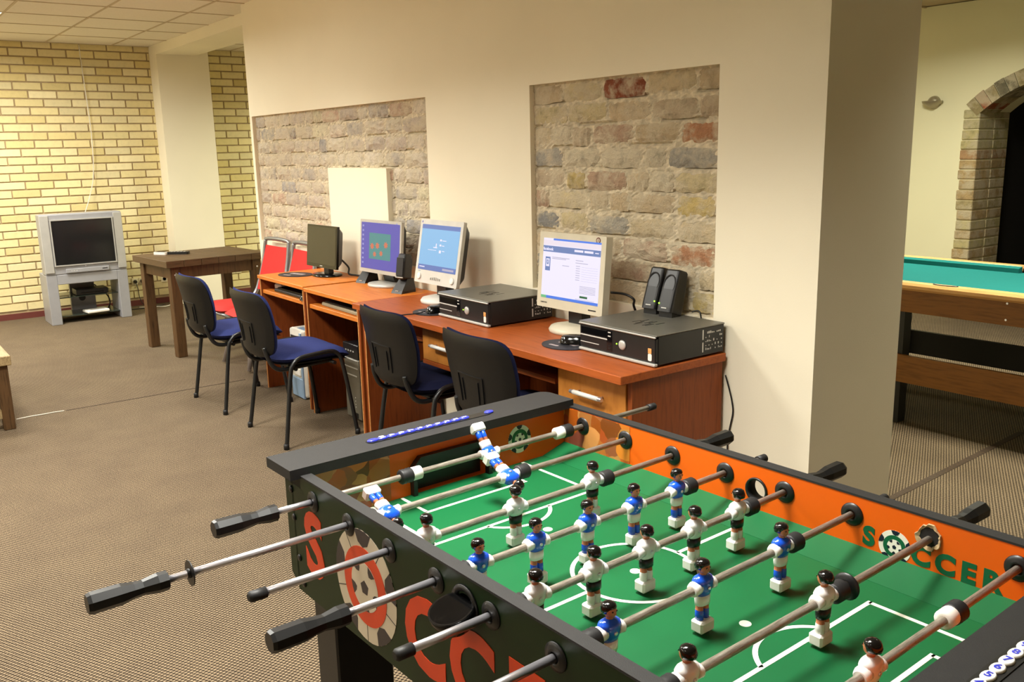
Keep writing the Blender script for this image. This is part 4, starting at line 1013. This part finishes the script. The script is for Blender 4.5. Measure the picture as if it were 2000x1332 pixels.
counter(c1, -.030, 'blue_score', 'white', False)
counter(c2, LN+.060, 'white', 'blue_score', True)
# legs
for (xa, xb) in ((.0, .095), (LN-.095, LN)):
    for (ya, yb) in ((-.004, .13), (W-.13, W+.004)):
        l = MB().box(xa, xb, ya, yb, .03, .66, 0, None, .004).obj('leg', 'black', tf)
        MB().lathe([(.03, 0), (.03, .012), (.012, .02), (.012, .03)], 16, 0, TR((xa+xb)/2, (ya+yb)/2, 0)).obj('leveller', 'black_rubber', l)
MB().box(-.02, LN+.02, -.003, W, .60, .62).obj('bottom_board', 'black', tf)
for x, z in ((-.031, .806), (-.026, .744), (-.014, .655), (.0, .600)): MB().lathe([(.008, 0), (.007, .003), (.003, .004)], 12, 0, TR(x, -.022, z) @ RX(PI/2)).obj('bolt_head', 'black', near)
# lettering on the outside of the near panel
YO = -.0225
for ch, x, z in (('S', .062, .702), ('C', .474, .680), ('C', .612, .680), ('E', .748, .680), ('R', .880, .680)):
    text_obj('letter', ch, .190, 'soc_letter', near, TR(x, YO, z) @ RX(PI/2), .035, .0005, .95)
def penta(cx, cz, r, ph=0, sx=1): return [(cx+sx*r*math.sin(2*PI*k/5+ph), cz+r*math.cos(2*PI*k/5+ph)) for k in range(5)]
def logo(parent, Mx, r, wm, bm, ringm, name='ball_emblem'):
    """flat football badge: ball, coloured ring, small ball; drawn in x/y and laid on with Mx"""
    n = 40
    def disc(rr, h, mat, nm): return MB().prism([(rr*math.cos(2*PI*k/n), rr*math.sin(2*PI*k/n)) for k in range(n)], 0, h, 0, Mx).obj(nm, mat, parent)
    d = disc(r, r*.004+.0004, wm, name)
    for k in range(5):      # dark patches on the rim
        a = PI/2+2*PI*k/5; pts = [(rr*r*math.cos(a+da), rr*r*math.sin(a+da)) for rr, da in ((1.0, -.27), (1.0, -.09), (1.0, .09), (1.0, .27), (.78, .20), (.70, 0), (.78, -.20))]
        MB().prism(pts, 0, r*.004+.0008, 0, Mx).obj('patch', bm, parent)
        b0 = a+PI/5
        if r > .05: MB().prism([(rr*r*math.cos(b0+da), rr*r*math.sin(b0+da)) for rr, da in ((1.0, -.008), (1.0, .008), (.70, .012), (.70, -.012))], 0, r*.004+.0007, 0, Mx).obj('seam', bm, parent)
    disc(r*.70, r*.004+.0011, ringm, 'ring')
    disc(r*.44, r*.004+.0015, wm, 'inner_ball')
    MB().prism([(x, y) for x, y in penta(0, -.02*r, .135*r)], 0, r*.004+.0018, 0, Mx).obj('patch', bm, parent)
    for k in range(5):
        a = PI/2+2*PI*k/5+PI/5*0+PI; pts = [(rr*r*math.cos(a+da), rr*r*math.sin(a+da)) for rr, da in ((.44, -.28), (.44, 0), (.44, .28), (.33, .2), (.28, 0), (.33, -.2))]
        MB().prism(pts, 0, r*.004+.0018, 0, Mx).obj('patch', bm, parent)
    return d
logo(near, TR(.272, YO+.0005, .700) @ RX(PI/2), .113, 'soc_ball_w', 'soc_ball_b', 'soc_letter')
# lettering on the inside of the far panel (faces the player)
YI = W-.0004
for ch, x, z in (('S', .853, .774), ('C', .953, .770), ('C', .997, .769), ('E', 1.037, .768), ('R', 1.076, .768)):
    text_obj('letter', ch, .050, 'soc_gletter', far, TR(x, YI, z) @ RX(PI/2), .05, .0003, 1.0)
logo(far, TR(.904, W, .772) @ RX(PI/2), .031, 'logo_w', 'logo_b', 'soc_gletter')
logo(e1, TR(.0, .575, .790) @ RZ(PI/2) @ RX(PI/2), .036, 'logo_w', 'logo_b', 'soc_gletter')
# serving holes
def ring_part(name, x, y0, y1, z, r0, r1, parent, mat='black'):
    n = 28
    MB().rings([[(x+rr*math.cos(2*PI*k/n), yy, z+rr*math.sin(2*PI*k/n)) for k in range(n)] for rr, yy in ((r0, y0), (r1, y0), (r1*.97, y0-.003), (r0*1.1, y0-.003), (r0, y0-.001), (r0, y1))], 0, True, False, False).obj(name, mat, parent)
ring_part('serving_hole', .600, W-.0005, W+.024, .792, .0215, .0275, far)
MB().lathe([(.038, .012), (.037, 0), (.030, -.020), (.016, -.032), (.004, -.035), (.004, -.032), (.014, -.029), (.027, -.018), (.034, 0), (.035, .012)], 28, 0, TR(.600, -.046, .790) @ RX(.30)).obj('serving_cup', 'black_gloss', near)
ring_part('serving_ring', .600, -.0225, -.010, .796, .024, .036, near)

# ---- figures
def figure(team):
    shirt, short, sock = ('blue_shirt', 'white_shirt', 'blue_shirt') if team == 'blue' else ('white_shirt', 'black_short', 'white_shirt')
    mats = ['boot', sock, 'skin', short, shirt, 'hair', 'white_shirt', 'chrome']
    m_ = MB()
    def ell(z, rx, ry, cx=0, cy=0, n=16, e=2.4):
        out = []
        for k in range(n):
            a = 2*PI*k/n; c, s = math.cos(a), math.sin(a); d = (abs(c)**e+abs(s)**e)**(-1/e)
            out.append((cx+rx*c*d, cy+ry*s*d, z))
        return out
    # boots: bevelled block, toe towards +x (the way the figure faces)
    m_.box(-.009, .0125, -.0140, .0140, -.0660, -.0475, 0, None, .003)
    for s in (-1, 1):
        m_.rings([ell(-.050, .0062, .0050, .0, s*.0056, 12), ell(-.040, .0064, .0052, 0, s*.0056, 12), ell(-.033, .0060, .0050, 0, s*.0056, 12), ell(-.0325, .0054, .0046, 0, s*.0056, 12), ell(-.022, .0058, .0050, 0, s*.0056, 12)], 0, True, True, True, None, [1, 1, 2, 2])
    m_.rings([ell(-.0255, .0082, .0118), ell(-.020, .0085, .0122), ell(-.010, .0086, .0118)], 3)
    m_.rings([ell(-.0105, .0088, .0118), ell(-.004, .0108, .0138), ell(.005, .0120, .0158), ell(.012, .0118, .0165), ell(.017, .0098, .0150), ell(.0205, .0062, .0095), ell(.022, .0045, .0055)], 4)
    for s in (-1, 1):   # sleeve stubs around the rod
        m_.rings([[(r*math.cos(2*PI*k/16), s*y, r*math.sin(2*PI*k/16)+zz) for k in range(16)] for r, y, zz in ((.0105, .010, .003), (.0108, .0165, .003), (.0100, .0205, .001), (.0085, .0222, 0))], 6)
    m_.rings([ell(.019, .0045, .0045, .0005), ell(.026, .0043, .0043, .001)], 2)
    hd = [(.0235, .35), (.0255, .72), (.029, .95), (.0335, 1.0), (.038, .95), (.0415, .72), (.043, .3)]
    m_.rings([ell(z, .0082*k, .0072*k, .0012, 0, 16, 2) for z, k in hd], 2)
    hr = [(.0285, .55), (.0305, .98), (.035, 1.08), (.039, 1.10), (.0425, .95), (.0448, .62), (.0456, .25)]
    m_.rings([ell(z, .0086*k, .0084*k, -.0022+(.0015 if z > .037 else 0), 0, 16, 2) for z, k in hr], 5)
    m_.rings([[(.0086, .0012*c, .0315), (.0112, 0, .031), (.0086, -.0012*c, .0315)] for c in (1,)] + [[(.0086, .0006, .0355), (.0090, 0, .0355), (.0086, -.0006, .0355)]], 2, False)
    for s in (-1, 1): m_.rings([ell(.0345, .0008, .0012, .0088, s*.0032, 6, 2), ell(.0357, .0008, .0012, .0087, s*.0032, 6, 2)], 5)
    m_.lathe([(.0032, 0), (.0028, .0012), (.001, .0016)], 12, 7, TR(.0118, .0, .002) @ RY(PI/2)); m_.lathe([(.0032, 0), (.0028, .0012), (.001, .0016)], 12, 7, TR(-.0118, .0, .002) @ RY(-PI/2))
    m_.v = [(x*1.15, y*1.20, z*1.15 if z < 0 else z) if z < .0215 else (x*1.28, y*1.28, .0215+(z-.0215)*1.08) for x, y, z in m_.v]
    o = m_.obj('player_figure', mats); me = o.data; bpy.data.objects.remove(o)
    return me
FIG = {'blue': figure('blue'), 'white': figure('white')}
# handle: faceted grip, axis +z outwards
HM = MB().lathe([(.010, 0), (.0165, .002), (.0168, .018), (.0128, .042), (.0140, .056), (.0176, .076), (.0182, .122), (.0160, .128)], 8, 0, None, False, True, True, None, PI/8).obj('handle', 'black'); HME = HM.data; bpy.data.objects.remove(HM)
CM = MB().lathe([(.0095, -.022), (.0095, .004), (.006, .008)], 14).obj('end_cap', 'black_rubber'); CME = CM.data; bpy.data.objects.remove(CM)
BM_ = MB().lathe([(.0085, -.015), (.0150, -.014), (.0168, -.011), (.0148, -.007), (.0168, -.004), (.0148, 0), (.0168, .004), (.0148, .007), (.0168, .011), (.0150, .014), (.0085, .015)], 20).obj('bumper', 'black_rubber'); BME = BM_.data; bpy.data.objects.remove(BM_)
CL = MB().lathe([(.0085, -.014), (.0148, -.013), (.0150, .012), (.0135, .014)], 20).obj('collar', 'white'); CLE = CL.data; bpy.data.objects.remove(CL)
EM = MB().lathe([(.0225, 0), (.0225, .002), (.0170, .0035), (.0130, .0055), (.0095, .006), (.0085, .0), (.0085, -.005)], 26).obj('bushing', 'black'); EME = EM.data; bpy.data.objects.remove(EM)
def yrot(s): return (-PI/2 if s > 0 else PI/2, 0, 0)      # local z -> +-y
RODS = [  # team, men y, tilt (head towards +x), near end, far end, near tip, far tip, bumpers, collars
    ('blue', [.426], 140, -.10, .985, 'h', 'c', [.198, .668], [.222, .645]),
    ('blue', [.366, .064], 112, -.36, .82, 'h', 'c', [.404, .022], []),
    ('white', [.473, .265, .057], 0, -.275, .80, 'c', 'h', [.512, .018], []),
    ('blue', [.569, .444, .319, .193, .065], 0, -.185, .86, 'h', 'c', [.606, .026], []),
    ('white', [.573, .446, .319, .192, .066], 0, -.185, .80, 'c', 'h', [.611, .026], []),
    ('blue', [.500, .290, .081], 0, -.20, .84, 'h', 'c', [.537, .042], []),
    ('white', [.398, .078], 0, -.25, .80, 'c', 'h', [.435, .038], []),
    ('white', [.274], 0, -.17, .93, 'c', 'h', [.509, .05], [.487, .072]),
]
for i, (team, men, tilt, yn, yf, tn, tp, bum, cols) in enumerate(RODS):
    x = A0+S0*i
    r_ = MB().tube([(0, yn, 0), (0, -.03, 0), (0, .02, 0), (0, yf, 0)], .0066, 14).obj('rod', ['chrome' if False else 'rod_worn'], tf, (x, 0, ZR))
    MB().tube([(0, yn, 0), (0, -.024, 0)], .00668, 14).obj('polished_end', 'chrome', r_)
    for y in men:
        f = link('player_figure', FIG[team], r_, (0, y, 0), (0, math.radians(tilt) if team == 'blue' else 0, 0 if team == 'blue' else PI))
        if team == 'blue' and tilt: f.rotation_euler = (0, math.radians(tilt), 0)
    for y in bum: link('bumper', BME, r_, (0, y, 0), yrot(1))
    for y in cols: link('collar', CLE, r_, (0, y, 0), yrot(1 if y > .35 else -1))
    for s, e, k in ((-1, yn, tn), (1, yf, tp)):
        link('handle' if k == 'h' else 'end_cap', HME if k == 'h' else CME, r_, (0, e, 0), yrot(s))
    link('bushing', EME, r_, (0, -.022, 0), yrot(-1))
    if i != 6: link('bushing', EME, r_, (0, W, 0), yrot(-1))
    else: link('bushing', EME, r_, (0, .462, 0), yrot(-1))
    link('bushing', EME, r_, (0, W+.024, 0), yrot(1))
    if i == 1: link('bushing', EME, r_, (0, -.325, 0), yrot(1))
# torn hole round the seventh rod: ragged rim, its shade painted as a disc
rnd = random.Random(4); n = 30; x7 = A0+S0*6
ro_ = [(.0225+rnd.uniform(-.002, .0045), 2*PI*k/n) for k in range(n)]; ri_ = [(.0175+rnd.uniform(-.0015, .0015), 2*PI*k/n) for k in range(n)]
L_ = [[(x7+r*math.cos(a), W-.0008, ZR+.004+r*math.sin(a)) for r, a in ro_], [(x7+r*.95*math.cos(a), W-.003-rnd.uniform(0, .002), ZR+.004+r*.95*math.sin(a)) for r, a in ro_], [(x7+r*math.cos(a), W-.0015, ZR+.004+r*math.sin(a)) for r, a in ri_]]
MB().rings(L_, 0, False, False, False).obj('torn_edge', 'chip', far)
MB().rings([[(x7+r*math.cos(a), W-.0012, ZR+.004+r*math.sin(a)) for r, a in ri_], [(x7+.002*math.cos(2*PI*k/n), W-.0010, ZR+.004+.002*math.sin(2*PI*k/n)) for k in range(n)]], 0, False, False, True).obj('hole_shade_disc', 'void', far)

# ================================================================== POOL TABLE
pt = thing('pool_table', 'walnut pool table with teal cloth in the room behind the wall corner', 'pool table', (-2.28, 4.92, 0))
HL = 1.08; YA, YBk = -.55, .55; ZR_ = .775
cl = MB().box(-HL+.08, HL-.08, YA+.09, YBk-.09, ZR_-.05, ZR_-.035).obj('playing_cloth', 'felt', pt)
for s in (-1, 1):
    for a, b in (((-HL, HL),) if s < 0 else ((-HL, -.06), (.06, HL))):
        y0, y1 = (YA, YA+.085) if s < 0 else (YBk-.085, YBk)
        MB().box(a, b, y0, y1, ZR_-.04, ZR_, 0, None, .012).obj('rail', 'pool_rail', pt)
        ya, yb = (YA+.085, YA+.13) if s < 0 else (YBk-.13, YBk-.085)
        vs = [(x, y, z) for x in (a+(.05 if a < -.5 else .0), b-(.05 if b > .5 else 0)) for y, z in (((ya, ZR_-.036), (yb, ZR_-.036), (yb, ZR_-.010), (ya, ZR_-.002)) if s < 0 else ((yb, ZR_-.036), (ya, ZR_-.036), (ya, ZR_-.010), (yb, ZR_-.002)))]
        MB().add(vs, [(0, 1, 2, 3), (7, 6, 5, 4), (0, 4, 5, 1), (1, 5, 6, 2), (2, 6, 7, 3), (3, 7, 4, 0)]).obj('cushion', 'felt', pt)
    x0, x1 = (-HL, -HL+.085) if s < 0 else (HL-.085, HL)
    MB().box(x0, x1, YA+.09, YBk-.09, ZR_-.04, ZR_, 0, None, .012).obj('rail', 'pool_rail', pt)
    if s > 0: MB().rings([[(.058*math.cos(2*PI*k/24), s*(YBk-.065)+.05*math.sin(2*PI*k/24), z) for k in range(24)] for z in (ZR_-.036, ZR_-.006)], 0, True, True, False).obj('pocket', 'black', pt)
    if s > 0: MB().box(-.06, .06, (YBk-.022 if s > 0 else YA), (YBk if s > 0 else YA+.022), ZR_-.04, ZR_, 0, None, .005).obj('rail_bridge', 'pool_rail', pt)
    MB().tube([(.062*math.cos(PI*k/12), s*(YBk-.03)+.022*s*math.sin(PI*k/12)-.02*s, ZR_+.001) for k in range(13)], .004, 6).obj('pocket_rim', 'black', pt)
    y0, y1 = (YA+.03, YA+.055) if s < 0 else (YBk-.055, YBk-.03)
    pa = MB().box(-HL+.03, HL-.03, y0, y1, ZR_-.157, ZR_-.04).obj('apron', 'pool_wood', pt)
    for zz in (.03, .11):
        MB().lathe([(.006, 0), (.005, .002)], 10, 0, TR(.315, y0, ZR_-.16+zz) @ RX(PI/2)).obj('screw_head', 'chrome', pa)
    MB().box(-HL+.03 if s < 0 else HL-.055, -HL+.055 if s < 0 else HL-.03, YA+.055, YBk-.055, ZR_-.157, ZR_-.04).obj('end_apron', 'pool_wood', pt)
MB().box(-HL+.10, HL-.10, YA+.03, YA+.055, .238, .384).obj('lower_board', 'pool_wood', pt)
MB().box(-HL+.10, HL-.10, .17, .195, .232, .374).obj('lower_board', 'pool_dark', pt)
for x0, x1 in ((-.40, -.21), (.72, .90)):
    for y0 in (YA+.06, .10):
        q_ = -.35 if (x0 < 0 and y0 > 0) else 0
        MB().box(x0+q_, x1+q_, y0, y0+.07, 0, ZR_-.05).obj('leg', 'pool_dark', pt)
# wall lamp
t = thing('wall_lamp', 'small metal half-bowl wall lamp left of the brick arch', 'wall lamp', (-4.09, YF, 1.80))
MB().rings([[(.055*s_*math.cos(2*PI*k/20), -yy, .055*s_*math.sin(2*PI*k/20)) for k in range(20)] for s_, yy in ((1, 0), (.95, .02), (.6, .04), (.1, .048))]).obj('back_plate', 'lamp_metal', t)
vs = []; fs = []
n = 16
outer = [(.085*math.cos(PI+PI*k/n), -.02+.10*math.sin(PI+PI*k/n)) for k in range(n+1)]
MB().rings([[(x, y, .012) for x, y in outer], [(x*.95, y*.95, -.005) for x, y in outer], [(x*.25, y*.25-.02, -.045) for x, y in outer]], 0, True, False, True).obj('bowl', 'lamp_metal', t)
MB().rings([[(x*.97, y*.97, .011) for x, y in outer], [(x*.24, y*.24-.02, -.040) for x, y in outer]], 0, True, False, True).obj('reflector', 'grey_tube', t)
